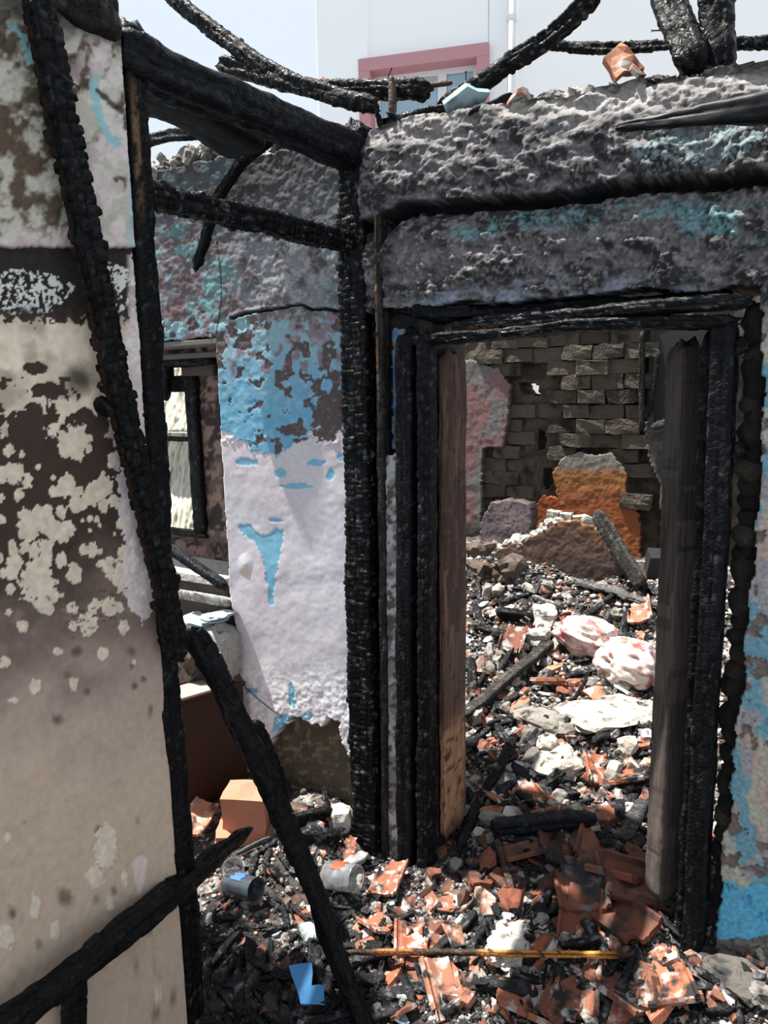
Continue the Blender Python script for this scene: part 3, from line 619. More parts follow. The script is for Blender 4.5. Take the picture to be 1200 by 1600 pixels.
for k, y in enumerate(range(500, 1500, 26)):
    x = np.interp(y, [500, 750, 1000, 1500], [1166, 1158, 1142, 1108]); p = at(x, y, 1, .03)
    put('stone', stv[k % 4], (p[0]+.02+random.uniform(-.008, .008), .05, p[2]), (random.random()*6, random.random()*6, random.random()*6), random.uniform(.03, .045), parent=wc)
def slab(name, poly, y, th, mat, col, par=None, ax=1, step=.006):
    """ragged plaster piece from a pixel outline, standing proud of plane y"""
    pl = np.array([at(a, b, ax, y) for a, b in poly]); o_ = 0 if ax == 1 else 1
    us = rng(pl[:, o_].min()-.01, pl[:, o_].max()+.01, step); vs = rng(pl[:, 2].min()-.01, pl[:, 2].max()+.01, step)
    P0 = [0, 0, 0]; P0[ax] = y; du = (1, 0, 0) if ax == 1 else (0, 1, 0); nr = (0, -1, 0) if ax == 1 else (1, 0, 0)
    def kp(px, py, P): return sdp(poly, px, py)+(fbm(px/7, py/7, o=2, s=33)-.5)*5 < 0
    return sheet(name, P0, du, (0, 0, 1), nr, us, vs, kp, lambda px, py, P: (fbm(px/12, py/12, s=3)-.5)*.006+(fbm(px/4, py/4, s=5)-.5)*.002, col, mat, th, par)
def colmix(c1, c2, sc=12, lo=.45, hi=.55, c3=None, seed=0, k=1):
    def f(px, py, P):
        c = np.zeros(px.shape+(3,))+lin(*c1, k); c = mixc(c, lin(*c2, k), sst(lo, hi, fbm(px/sc, py/sc, s=seed)))
        if c3: c = mixc(c, lin(*c3, k), sst(.55, .6, fbm(px/sc*1.7, py/sc*1.7, s=seed+5)))
        return c
    return f
t2 = sheet('wall_corner', (0, .03, 0), (1, 0, 0), (0, 0, 1), (0, -1, 0), rng(.04, .26, .006), rng(0, 1.9, .006), TRUE, lambda px, py, P: (fbm(px/12, py/12, s=3)-.5)*.012,
           colmix((50, 44, 42), (24, 22, 22), 14), M_EARTH, .2); t2.name = 'wall_corner'; tag(t2, kind='structure')
child(slab('plaster_strip', [(612, 512), (634, 515), (632, 560), (624, 590), (632, 605), (630, 700), (612, 705)], .012, .02, M_PL, colmix((86, 140, 184), (70, 116, 160), 14, c3=(150, 130, 120))), t2)
child(slab('plaster_strip', [(600, 712), (626, 708), (628, 800), (626, 1362), (598, 1362), (602, 1000)], -.02, .04, M_PL, colmix((132, 126, 124), (176, 172, 172), 14, c3=(86, 78, 74))), t2)

# ------------------------------------------------------------------ window niche
nb = sheet('wall_niche', (0, .30, 0), (1, 0, 0), (0, 0, 1), (0, -1, 0), rng(-1.62, -.4, .012), rng(0, 2.2, .012),
           lambda px, py, P: ~((P[..., 0] > -1.50) & (P[..., 0] < -1.16) & (P[..., 2] > .99) & (P[..., 2] < 1.78)),
           lambda px, py, P: (fbm(px/14, py/14, s=3)-.5)*.015,
           colmix((104, 88, 82), (62, 52, 50), 20, c3=(150, 120, 112)), M_PL, .15); tag(nb, kind='structure')
w1 = empty('window_1', (-1.3, .34, 1.4)); tag(w1, kind='structure')
def fb(name, x0, x1, z0, z1, yy, th, par, **k):
    v = (x1-x0) < (z1-z0)
    pts = [((x0+x1)/2, yy, z0), ((x0+x1)/2, yy, z1)] if v else [(x0, yy, (z0+z1)/2), (x1, yy, (z0+z1)/2)]
    w, h = ((x1-x0), th) if v else (th, (z1-z0))
    return cb(name, pts, w, h, par, up=(0, 1, 0) if v else (0, 0, 1), **k)
sx = lambda px, py=700: at(px, py, 1, .3)[0]
sz = lambda py, px=300: at(px, py, 1, .3)[2]
xr0, xr1 = sx(300), sx(318)
fb('window_frame', xr0, xr1, sz(832), sz(580), .30, .06, w1, seed=151, rag=.05, crackd=.001, base=(.015, .013, .012))
fb('window_frame', sx(215), sx(228), sz(832), sz(580), .30, .06, w1, seed=152, rag=.05, crackd=.001, base=(.015, .013, .012))
fb('window_frame', sx(215), sx(318), sz(612), sz(586), .30, .06, w1, seed=153, rag=.05, crackd=.001, base=(.015, .013, .012))
fb('glazing_bar', sx(225), sx(302), sz(690), sz(682), .30, .04, w1, seed=154, rag=.05, crackd=.001, base=(.015, .013, .012))
fb('window_frame', sx(215), sx(318), sz(838), sz(828), .30, .06, w1, seed=155, rag=.2, crackd=.001, base=(.03, .028, .026))
M_SHEET = vmat('crumpled_sheet', .45, 90, .5, .4, .1); 
def sheetcloth(name, x0, x1, z0, z1, yy, par, seed):
    us = rng(x0, x1, .006); vs = rng(z0, z1, .008); X, Z = np.meshgrid(us, vs, indexing='ij')
    Y = yy+.02+.30*(Z-z0)+.02*(fbm(X*40, Z*7, s=seed)-.5)+.012*np.abs(fbm(X*26+Z*5, Z*16, s=seed+1)-.5)*2
    c = np.zeros(X.shape+(3,))+lin(226, 222, 204); c = mixc(c, lin(160, 158, 132), sst(.5, .65, fbm(X*40, Z*9, s=seed+2)))
    idx = np.arange(X.size).reshape(X.shape); F = np.stack([idx[:-1, :-1], idx[1:, :-1], idx[1:, 1:], idx[:-1, 1:]], -1).reshape(-1, 4)
    o = mesh_obj(name, np.stack([X, Y, Z], -1).reshape(-1, 3), F, M_SHEET, None, c.reshape(-1, 3))
    sd = o.modifiers.new('s', 'SOLIDIFY'); sd.thickness = .002
    return child(o, par)
sheetcloth('plastic_sheet', sx(190)-.5, xr1+.15, sz(684), sz(500), .62, w1, 3)
sheetcloth('plastic_sheet', sx(190)-.5, xr1+.15, sz(900), sz(690), .56, w1, 9)
# lintel boards over the niche, sill, board
def box(name, c, s, mat, rot=(0, 0, 0), par=None, bev=.003, jit=0.0, me_only=False, seed=0):
    import bmesh
    bm = bmesh.new(); bmesh.ops.create_cube(bm, size=1)
    for v in bm.verts: v.co = Vector((v.co.x*s[0], v.co.y*s[1], v.co.z*s[2]))
    if jit:
        bmesh.ops.subdivide_edges(bm, edges=bm.edges[:], cuts=2, use_grid_fill=True)
        for v in bm.verts:
            q = v.co*9/max(s)*.35+Vector((seed, seed*.7, 0)); v.co += Vector((mnoise.noise(q), mnoise.noise(q+Vector((7, 0, 0))), mnoise.noise(q+Vector((0, 9, 0)))))*jit
    elif bev: bmesh.ops.bevel(bm, geom=bm.edges[:], offset=bev, segments=1, affect='EDGES')
    me = bpy.data.meshes.new(name); bm.to_mesh(me); bm.free(); me.materials.append(mat)
    if me_only: return me
    o = bpy.data.objects.new(name, me); COL.objects.link(o); o.location = c; o.rotation_euler = rot
    return child(o, par) if par else o
M_GREYW = flat('grey_wood', lin(120, 114, 108), .8)
M_BROWNB = flat('brown_board', lin(92, 78, 74), .8, bs=30, bstr=.4)
nl = empty('trim_2', (-1.0, .1, 1.8)); tag(nl, kind='structure')
box('lintel_board', (-1.1, .06, 1.835), (.95, .12, .02), M_GREYW, par=nl)
box('lintel_board', (-1.12, .20, 1.80), (.95, .12, .02), M_GREYW, par=nl)
cb('burnt_lintel', [A_(225, 565, 1, .22), A_(280, 565, 1, .22), A_(340, 560, 1, .22)], .08, .055, nl, seed=160, rag=.4, crackd=.003, base=(.012, .011, .010))
cb('burnt_lintel', [A_(262, 560, 1, .23), A_(260, 625, 1, .25)], .045, .05, nl, seed=161, up=(0, 1, 0), rag=.3, crackd=.003, base=(.012, .011, .010))
box('brown_board', tuple(at(303, 577, 1, .27)), (.14, .02, .055), M_BROWNB, par=nl)
box('brown_board', tuple(at(328, 577, 1, .27)), (.06, .024, .055), M_BROWNB, par=nl)
# sill of rubble: lumpy ledges
M_PALE = rmat('pale_mud', [(0, lin(176, 170, 160)), (1, lin(200, 196, 188))], .9, [((.06, .05, .045), (.6, .7))], 10, bscale=40, bstr=1, bdist=.01)
M_DARKMUD = rmat('dark_mud', [(0, lin(80, 70, 64)), (1, lin(96, 82, 74))], .9, [((.03, .026, .024), (.5, .65))], 7, bscale=40, bstr=.8, bdist=.01)
sl1 = box('window_sill', (-1.05, .13, .78), (.75, .22, .28), M_DARKMUD, jit=.02); child(sl1, w1)
sl2 = box('window_sill', (-1.05, .13, .92), (.75, .24, .03), M_PALE, jit=.012, seed=4); child(sl2, w1)
def px_plank(name, a, b, w, h, mat, label, cat, ax=1, v=.0, v2=None, up=(0, 0, 1), **k):
    return beam(name, [A_(*a, ax, v), A_(*b, ax, v if v2 is None else v2)], w, h, label, cat, mat=mat, up=up, **k)
px_plank('pale_board', (270, 925), (362, 942), .03, .04, M_PL, 'pale grey board wedged level inside the left niche under the window', 'board', v=.02, base=tuple(lin(176, 172, 168)), crackd=.0005, rag=.02, seed=170, ash=-.3, sq=12)
beam('charred_stick', [A_(262, 855, 1, -.03), A_(310, 888, 1, -.03), A_(352, 918, 1, -.03)], .04, .04, 'dark charred stick slanting inside the left niche below the window sill', 'stick', seed=171, base=(.016, .017, .022), crackd=.001)
put('mud_block', blob_mesh('mud_block', 1, 31, M_DARKMUD, (1.6, .8, .9), 3, .2, .7), (-.93, -.02, .60), (0, 0, 0), .14, 'dark mud block with pale flaked top low inside the left niche', 'block')
fk = [blob_mesh('plaster_flake', 1, 300+k, M_WHITE, (1, .9, .16), 2, .4, .2) for k in range(5)]
for k, (x, y) in enumerate([(298, 968), (318, 972), (336, 965), (345, 960), (312, 982)]):
    put('plaster_flake', fk[k % 5], tuple(at(x, y, 1, -.05)+np.array([0, 0, .0])), (random.uniform(-.2, .2), random.uniform(-.2, .2), random.random()*6), .06, f'{["leftmost", "second from left", "middle", "rightmost", "lowest"][k]} pale blue plaster flake on the dark niche mud block', 'flake', 'blue flakes on the niche block')
put('mud_lump', blob_mesh('mud_lump', 1, 34, M_PALE, (.8, .7, 1.2), 3, .3, .4), tuple(at(345, 1020, 1, -.05)), (0, 0, 0), .10, 'pale broken mud lump at the lower left edge of the lilac wall', 'lump')

# ------------------------------------------------------------------ far room: brick wall with ragged hole, orange plaster
YB = 2.6
def far_open(px, py, g=0):
    h1 = sdp([(811, 598), (823, 597), (840, 603), (842, 619), (835, 616), (820, 615), (814, 607)], px, py)
    h2 = sdp([(841, 672), (850, 676), (853, 690), (850, 702), (841, 702)], px, py)
    h3 = sdp([(850, 732), (862, 732), (865, 750), (856, 764), (849, 752)], px, py)
    return np.minimum(np.minimum(h1, h2), h3)+g
def mort_disp(px, py, P): return (fbm(P[..., 0]*12, P[..., 2]*12, s=5)-.5)*.03
wf = sheet('wall_far', (0, YB-.005, 0), (1, 0, 0), (0, 0, 1), (0, -1, 0), rng(-2.2, 1.6, .01), rng(.2, 2.5, .01), lambda px, py, P: far_open(px, py) > 0, mort_disp,
           colmix((80, 72, 62), (60, 54, 47), 12), M_EARTH, .22); tag(wf, kind='structure')
bv = []
for k in range(10): bv.append(box('brick', (0, 0, 0), (.188+.010*(k % 4-1.5), .10, .084+.004*(k % 3-1)), M_BRICK, jit=.011, me_only=True, seed=k*3.3))
row = 0; z = .52
RB = random.Random(3)
ORP = [(862, 740), (880, 712), (905, 706), (930, 712), (955, 705), (978, 735), (978, 775), (995, 792), (1000, 830), (1000, 880), (905, 880), (880, 812)]
while z < 2.28:
    x = -1.62+(row % 2)*.095
    while x < .26:
        wpx, wpy = proj(np.array([x, YB, z])); arr = (np.array([wpx]), np.array([wpy]))
        cut = far_open(*arr)[0] < (25 if wpy < 640 else 17) or sdp(ORP, *arr)[0] < 2 or (wpx < 770 and wpy < 690)
        near_crack = abs(wpx-845) < 10 and wpy > 600
        if not cut and not (near_crack and RB.random() < .6):
            pr = RB.uniform(-.012, .016)-(RB.random()*.035 if wpx > 890 or wpy < 600 else 0)
            # left lower zone: bricks tumbled back into shadow
            if wpx < 860 and wpy > 620: pr += .025
            o = put('brick', RB.choice(bv), (x, YB+pr, z), (RB.uniform(-.05, .05), RB.uniform(-.04, .04), RB.uniform(-.05, .05)), 1.0, parent=wf)
        x += .192
    z += .0885; row += 1
child(slab('orange_plaster', ORP, YB-.075, .06, M_PL, lambda px, py, P: mixc(mixc(np.zeros(px.shape+(3,))+lin(146, 86, 54), lin(130, 122, 114), sst(745, 728, py+(fbm(px/9, py/9, s=2)-.5)*20)), lin(150, 106, 64), sst(790, 745, py)*sst(728, 745, py)*.7), step=.005), wf)
child(slab('orange_plaster', [(836, 790), (848, 772), (872, 780), (885, 806), (890, 840), (836, 840)], YB-.05, .05, M_PL, colmix((150, 80, 48), (130, 68, 42), 20), step=.005), wf)
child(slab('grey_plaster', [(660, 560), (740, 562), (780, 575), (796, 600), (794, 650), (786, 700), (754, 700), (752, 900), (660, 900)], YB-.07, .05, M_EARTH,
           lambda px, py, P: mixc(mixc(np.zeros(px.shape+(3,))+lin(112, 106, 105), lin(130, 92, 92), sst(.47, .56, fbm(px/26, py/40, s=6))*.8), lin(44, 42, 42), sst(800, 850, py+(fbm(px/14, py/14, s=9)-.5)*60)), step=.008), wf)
child(slab('grey_plaster', [(1003, 660), (1100, 640), (1100, 900), (1032, 900), (1030, 760), (1012, 720)], YB-.07, .05, M_EARTH, colmix((92, 90, 90), (70, 68, 68), 12), step=.01), wf)
fo = cb('burnt_frame', [A_(1003, 520, 1, YB-.1), A_(1003, 672, 1, YB-.1)], .03, .05, wf, seed=181, up=(0, 1, 0), base=tuple(lin(60, 56, 54)), crackd=.002)
cb('burnt_frame', [A_(1030, 550, 1, YB-.1), A_(1014, 650, 1, YB-.1)], .03, .03, wf, seed=182, up=(0, 1, 0), base=(.02, .02, .02), crackd=.002)
cb('burnt_frame', [A_(1018, 668, 1, YB-.12), A_(1060, 655, 1, YB-.12)], .05, .05, wf, seed=183, base=(.05, .05, .05), crackd=.002)
box('shade_panel', tuple(at(1060, 590, 1, YB-.03)+np.array([.05, 0, 0])), (.42, .06, .55), flat('recess_shade', lin(52, 50, 50), .8), par=wf)  # dark panel painted in for the shade inside an opening

# ------------------------------------------------------------------ neighbours behind
FD = np.array([.942, .335, 0]); FN = np.array([.335, -.942, 0]); FP = CAM+cF*9.0
def fat(x, y, off=0.0):
    d = cF+cR*(x-600)/FPX-cU*(y-800)/FPX; P0 = FP+FN*off
    return CAM+d*(((P0-CAM)@FN)/(d@FN))
nbd = empty('building', tuple(FP*np.array([1, 1, 0])))
tag(nbd, 'white neighbouring building with a pink-framed window behind the ruined walls', 'building')
M_WHT = flat('white_render', lin(250, 250, 248), .9, .1, bstr=.05); M_PINK = flat('pink_paint', lin(190, 142, 146), .8, .1, bstr=.05); M_PVC = flat('white_pvc', lin(226, 226, 226), .5)
def fquad(name, x0, x1, z0, z1, off, th, mat, par):
    """box on the facade: s along FD, z up"""
    c = FP+FD*(x0+x1)/2+FN*(off-th/2); o = box(name, (c[0], c[1], (z0+z1)/2), (abs(x1-x0), th, z1-z0), mat, (0, 0, math.atan2(FD[1], FD[0])), bev=.004)
    return child(o, par)
def fs(x, y): p = fat(x, y); return (p-FP)@FD, p[2]
s0, zt = fs(562, 92); s1, zt2 = fs(765, 74); zt = (zt+zt2)/2
fw, _ = fs(500, 90)
thk = .5
wz0 = zt-1.25; fr = .13
fquad('facade', fw, s0+.02, 0, 8, 0, .3, M_WHT, nbd); fquad('facade', s1-.02, s1+7, 0, 8, 0, .3, M_WHT, nbd)
fquad('facade', s0, s1, 0, wz0, 0, .3, M_WHT, nbd); fquad('facade', s0, s1, zt, 8, 0, .3, M_WHT, nbd)
fquad('pilaster', fw-.02, fs(576, 90)[0], 0, 8, .05, .1, M_WHT, nbd)
fquad('window_surround', s0, s1, zt-fr, zt, .07, .3, M_PINK, nbd); fquad('window_surround', s0, s0+fr, wz0, zt-fr, .07, .3, M_PINK, nbd); fquad('window_surround', s1-fr, s1, wz0, zt-fr, .07, .3, M_PINK, nbd)
win = fquad('window', s0+fr, s1-fr, zt-fr-.06, zt-fr, -.12, .06, M_PVC, nbd)
ms = fs(688, 150)[0]
fquad('window_frame', s0+fr, s0+fr+.06, wz0, zt-fr-.06, -.12, .06, M_PVC, nbd); fquad('window_frame', ms-.05, ms+.05, wz0, zt-fr-.06, -.12, .06, M_PVC, nbd); fquad('window_frame', s1-fr-.06, s1-fr, wz0, zt-fr-.06, -.12, .06, M_PVC, nbd)
mg, nt, b = mat_base('window_glass'); b.inputs['Base Color'].default_value = (.28, .42, .50, 1); b.inputs['Roughness'].default_value = .08; b.inputs['Specular IOR Level'].default_value = .8
fquad('pane', s0+fr+.06, ms-.05, wz0, zt-fr-.2, -.14, .02, mg, nbd); fquad('pane', ms+.05, s1-fr-.06, wz0, zt-fr-.06, -.14, .02, mg, nbd)
fquad('shutter', s0+fr+.06, ms-.05, zt-fr-.2, zt-fr-.06, -.13, .02, flat('shutter_grey', lin(170, 176, 178)), nbd)
import bmesh
def tube(name, pts, r, mat, n=12, par=None):
    P = [Vector(p) for p in pts]; V = []; F = []
    for i, p in enumerate(P):
        t = (P[min(i+1, len(P)-1)]-P[max(i-1, 0)]).normalized(); a = t.orthogonal().normalized(); b_ = t.cross(a)
        rr = r[i] if hasattr(r, '__len__') else r
        for k in range(n): V.append(p+(a*math.cos(k*2*math.pi/n)+b_*math.sin(k*2*math.pi/n))*rr)
    for i in range(len(P)-1):
        for k in range(n): F.append((i*n+k, i*n+(k+1) % n, (i+1)*n+(k+1) % n, (i+1)*n+k))
    F += [tuple(range(n))[::-1], tuple(range((len(P)-1)*n, len(P)*n))]
    o = mesh_obj(name, V, F, mat)
    return child(o, par) if par else o
pp = fat(799, 80, .09)
tube('downpipe', [(pp[0], pp[1], .2), (pp[0], pp[1], 7.9)], .045, M_PVC, par=nbd)
tube('pipe_collar', [(pp[0], pp[1], at(799, 30, 1, pp[1])[2]-.03), (pp[0], pp[1], at(799, 30, 1, pp[1])[2]+.03)], .053, M_PVC, par=nbd)
gw = box('garden_wall', (-1.5, 3.7, .75), (6, .15, 1.52), flat('pale_pink_wall', lin(222, 170, 176), .9, .1)); tag(gw, 'pink wall glimpsed through the gaps of the far brick wall', 'wall')
gr = box('yard', (0, 9, -.06), (40, 12, .1), flat('yard_ground', lin(150, 145, 138), .9, .1)); gr.name = 'ground'; tag(gr, kind='structure')

# ------------------------------------------------------------------ rubble kit
def gnorm(x, y):
    e = .03; return Vector((-(float(gz(x+e, y))-float(gz(x-e, y)))/(2*e), -(float(gz(x, y+e))-float(gz(x, y-e)))/(2*e), 1)).normalized()
def prism(name, poly, th, mat, bend=0.0, ridge=0.0, seed=0, sub=1):
    """broken slab: ragged outline, real thickness, optional curve and ridge"""
    bm = bmesh.new(); r = random.Random(seed); pts = []
    for i in range(len(poly)):
        a = Vector(poly[i]+(0,)); b_ = Vector(poly[(i+1) % len(poly)]+(0,)); pts.append(a)
        if (b_-a).length > .03: pts.append(a.lerp(b_, .5)+Vector((r.uniform(-.004, .004), r.uniform(-.004, .004), 0)))
    vs = [bm.verts.new(p) for p in pts]; f = bm.faces.new(vs)
    bmesh.ops.triangulate(bm, faces=[f])
    bmesh.ops.subdivide_edges(bm, edges=bm.edges[:], cuts=sub)
    res = bmesh.ops.extrude_face_region(bm, geom=bm.faces[:]); top = [g for g in res['geom'] if isinstance(g, bmesh.types.BMVert)]
    for v in top: v.co.z += th
    for v in bm.verts:
        x, y = v.co.x, v.co.y
        z = v.co.z-bend*(x*x)*8+ridge*math.exp(-((x-.012)/.010)**2)
        v.co.z = z+mnoise.noise(Vector((x*30+seed, y*30, v.co.z*60)))*.0022
    bmesh.ops.recalc_face_normals(bm, faces=bm.faces[:])
    me = bpy.data.meshes.new(name); bm.to_mesh(me); bm.free(); me.materials.append(mat); return me
def rpoly(r, n, rad, el=1.0):
    a0 = r.random()*6; out = []
    for k in range(n):
        a = a0+2*math.pi*(k+r.uniform(-.28, .28))/n; q = rad*r.uniform(.72, 1.12); out.append((math.cos(a)*q*el, math.sin(a)*q))
    return out
R0 = random.Random(77)
SHARD = [prism('tile_shard', rpoly(R0, R0.choice([4, 4, 5, 6]), 1*.042, R0.uniform(1, 1.5)), .012+.004*(k % 3), M_TILE, bend=R0.choice([0, 0, 1.2, 2.0]), ridge=R0.choice([0, .010, .014]), seed=k, sub=1) for k in range(14)]
FLAT = [prism('plaster_shard', rpoly(R0, 5, .04, 1.2), .011, M_WHITE, seed=50+k) for k in range(6)]
STONE = [blob_mesh('rubble_stone', .034, 400+k, M_STONE, (1.1, .85, .7), 2, .45, .5) for k in range(9)]
COAL = [char_mesh('charcoal_piece', [(-.07, 0, 0), (0, .004, 0), (.07, 0, .003)], .026+.004*(k % 3), .022, seed=500+k*13, cs=.018, cq=.016, step=.0075, rag=.5, crackd=.007, me_only=True, ash=.12+.12*(k % 3), base=(.022, .022, .024)) for k in range(7)]
def drop(name, me, x, y, tilt=.5, sc=1.0, sink=.0, label=None, cat=None, group=None, yaw=None, lift=0.0, R=random):
    n = gnorm(x, y); q = n.to_track_quat('Z', 'Y').to_euler()
    m = n.to_track_quat('Z', 'Y').to_matrix() @ Matrix.Rotation(R.uniform(-tilt, tilt), 3, 'X') @ Matrix.Rotation(R.uniform(-tilt, tilt), 3, 'Y') @ Matrix.Rotation(R.random()*6.28 if yaw is None else yaw, 3, 'Z')
    return put(name, me, (x, y, float(gz(x, y))-sink+lift), m.to_euler(), sc, label, cat, group)
def inpoly(poly, x, y): return sdp(poly, np.array([float(x)]), np.array([float(y)]))[0] < 0
ZONES = dict(
    slope=([(712, 905), (1022, 925), (1016, 1290), (702, 1290)], 'on the sunlit rubble slope beyond the doorway'),
    thresh=([(700, 1290), (1025, 1290), (1050, 1480), (660, 1400)], 'in the shaded rubble on the door threshold'),
    front=([(560, 1420), (700, 1400), (1060, 1500), (1195, 1500), (1195, 1598), (580, 1598)], 'in the sunlit rubble strip across the bottom'),
    corner=([(320, 1345), (440, 1330), (560, 1340), (620, 1390), (600, 1490), (330, 1490)], 'in the heap at the foot of the corner post'),
    shade_corner=([(325, 1490), (590, 1490), (620, 1598), (330, 1598)], 'in the heap tinted black for shade at the bottom left of the floor'),  # corner filled with dark-coloured pieces that stand in for its shade
    left=([(375, 1290), (430, 1245), (556, 1225), (550, 1335), (440, 1340)], 'at the foot of the pale lilac wall'))
R1 = random.Random(21)
def tile_frag(seed, L_=.17, W_=.12):
    """corner of an interlocking roof tile: lips and channels, broken outline"""
    r = random.Random(seed); nx, ny = 16, 6; bm = bmesh.new(); g = {}
    cut = [(r.uniform(-.5, .1), r.uniform(.6, 1.1), r.uniform(0, 6.28)) for _ in range(2)]
    for i in range(nx+1):
        for j in range(ny+1):
            x = i/nx; y = j/ny
            z = .012*(x < .12)-.003*(.16 < x < .24)+.012*(x > .9)+.004*math.sin(x*9)
            g[i, j] = bm.verts.new(((x-.5)*W_, (y-.5)*L_+r.uniform(-.003, .003), z))
    for i in range(nx):
        for j in range(ny):
            cx, cy = (i+.5)/nx-.5, (j+.5)/ny-.5
            if all(cx*math.cos(a)+cy*math.sin(a) < .34+.1*d+.03*math.sin(i*2.3+j*3.1) for c_, d, a in cut):
                bm.faces.new((g[i, j], g[i+1, j], g[i+1, j+1], g[i, j+1]))
    bmesh.ops.delete(bm, geom=[v for v in bm.verts if not v.link_faces], context='VERTS')
    res = bmesh.ops.extrude_face_region(bm, geom=bm.faces[:])
    for v in res['geom']:
        if isinstance(v, bmesh.types.BMVert): v.co.z += .013
    bmesh.ops.recalc_face_normals(bm, faces=bm.faces[:])
    me = bpy.data.meshes.new('roof_tile'); bm.to_mesh(me); bm.free(); me.materials.append(M_TILE); return me
TFR = [tile_frag(k) for k in range(7)]
M_TILED = rmat('sooty_shade_terracotta', [(0, lin(96, 56, 42)), (.5, lin(120, 70, 52)), (1, lin(72, 44, 36))], .75, [((.02, .018, .018), (.46, .60)), ((.12, .11, .11), (.60, .72))], 9)  # terracotta darkened to stand in for shade, soot patches on top
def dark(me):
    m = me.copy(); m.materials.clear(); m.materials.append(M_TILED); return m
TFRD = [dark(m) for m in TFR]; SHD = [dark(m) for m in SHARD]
for k, m in enumerate(SHARD): m['d'] = SHD[k]['d'] = ['flat', 'curved', 'ridged'][k % 3]
for m in TFR: m['d'] = 'lipped'
for k, m in enumerate(STONE): m['d'] = ['rounded', 'angular', 'lumpy'][k % 3]
for k, m in enumerate(COAL): m['d'] = ['ashy', 'black', 'cracked'][k % 3]
for k, m in enumerate(FLAT): m['d'] = ['pale', 'thin'][k % 2]
LM = dict(slope=[('the pink-stained cloth bundle', 935, 1010), ('the big fallen plaster slab', 860, 880), ('the speckled charred plank', 800, 1070), ('the large oval stone', 868, 1200), ('the long thin black stick', 950, 1158),
                 ('the brown jamb lining', 706, 1080), ('the right door post', 1020, 1080), ('the curved charred branch', 745, 1260), ('the blue-black threshold beam', 850, 1300), ('the grey burnt plank', 980, 935)],
          thresh=[('the curved charred branch', 745, 1300), ('the blue-black threshold beam', 850, 1305), ('the big shade-tinted sooty roof tiles', 950, 1410), ('the left jamb foot', 680, 1375)],
          front=[('the long scorched lath', 740, 1520), ('the white ash lump', 795, 1480), ('the charred log under the lath', 795, 1552), ('the grey rubble block at right', 1150, 1530), ('the black log at bottom right', 1100, 1585), ('the left jamb foot', 650, 1390)],
          corner=[('the clear tumbler with red print', 370, 1372), ('the dark glass jar', 385, 1425), ('the clear jar lying at right', 535, 1420), ('the blue painted fragment', 505, 1572), ('the elongated ash-white stone', 545, 1365)],
          shade_corner=[('the blue painted fragment', 505, 1572), ('the partition end post', 325, 1560), ('the steep black stud foot', 570, 1590), ('the dark glass jar', 385, 1470)],
          left=[('the corner post foot', 550, 1320), ('the terracotta block', 395, 1250), ('the round white stone', 533, 1288)])
SCAT = []
def scatter(kind, zone, n, meshes, tilt, s0, s1, noun, cat, minpx, lift=0.0):
    poly, where = ZONES[zone]; xs = [p[0] for p in poly]; ys = [p[1] for p in poly]; k = 0; pts = []; tries = 0
    while k < n and tries < n*60:
        tries += 1
        x, y = R1.uniform(min(xs), max(xs)), R1.uniform(min(ys), max(ys))
        if not inpoly(poly, x, y) or any((x-a)**2+(y-b)**2 < minpx**2 for a, b in pts): continue
        pts.append((x, y)); p = ghit(x, y); sc = R1.uniform(s0, s1); me = R1.choice(meshes)
        o = drop(kind, me, p[0], p[1], tilt, sc, 0, None, cat, f'{kind.replace("_", " ")}s {where}', R=R1, lift=R1.uniform(0, .012)+lift); k += 1
        lm = min(LM[zone], key=lambda l: (l[1]-x)**2+(l[2]-y)**2); dx, dy = x-lm[1], y-lm[2]
        rel = ('left of' if dx < 0 else 'right of') if abs(dx) > abs(dy) else ('behind' if dy < 0 else 'in front of')
        f = (sc-s0)/(s1-s0); size = 'small' if f < .33 else 'medium' if f < .66 else 'large'
        SCAT.append((f'{size} {me["d"]} {noun}', rel, lm[0], math.hypot(dx, dy), o))
def label_scatter():
    from collections import defaultdict
    g = defaultdict(list)
    for a, rel, l, d, o in SCAT: g[a, rel, l].append((d, o.name, o))
    W = ['nearest', 'second', 'third', 'fourth', 'fifth', 'sixth', 'seventh', 'eighth', 'ninth']
    for (a, rel, l), v in g.items():
        v.sort()
        for i, (d, _, o) in enumerate(v): o['label'] = f'{a} {rel} {l}' if len(v) == 1 else f'{a}, {W[min(i, 8)]} {rel} {l}'
TS = SHARD
scatter('tile_shard', 'slope', 120, TS, .6, .4, 1.15, 'terracotta shard', 'tile shard', 13)
scatter('tile_shard', 'thresh', 46, SHD, .6, .5, 1.2, 'shade-tinted sooty terracotta shard', 'tile shard', 15)
scatter('tile_shard', 'front', 84, TS, .6, .3, 1.1, 'orange terracotta shard', 'tile shard', 17)
scatter('tile_shard', 'corner', 24, TS, .6, .25, .7, 'terracotta shard', 'tile shard', 15)
scatter('tile_shard', 'left', 12, SHARD, .5, .4, 1.0, 'terracotta shard', 'tile shard', 15)
scatter('rubble_stone', 'slope', 110, STONE, 1.5, .4, 1.4, 'ash-covered stone', 'stone', 13)
scatter('rubble_stone', 'thresh', 26, STONE, 1.5, .3, .8, 'sooty stone', 'stone', 15)
scatter('rubble_stone', 'front', 56, STONE, 1.5, .25, .8, 'grey stone', 'stone', 15)
scatter('rubble_stone', 'corner', 50, STONE, 1.5, .2, .6, 'ash-grey stone', 'stone', 14)
scatter('rubble_stone', 'left', 16, STONE, 1.5, .25, .7, 'pale stone', 'stone', 12)
scatter('charcoal_piece', 'slope', 115, COAL, .35, .5, 1.6, 'burnt wood fragment', 'charcoal', 13, .006)
scatter('charcoal_piece', 'thresh', 40, COAL, .35, .4, 1.2, 'burnt wood fragment', 'charcoal', 14, .006)
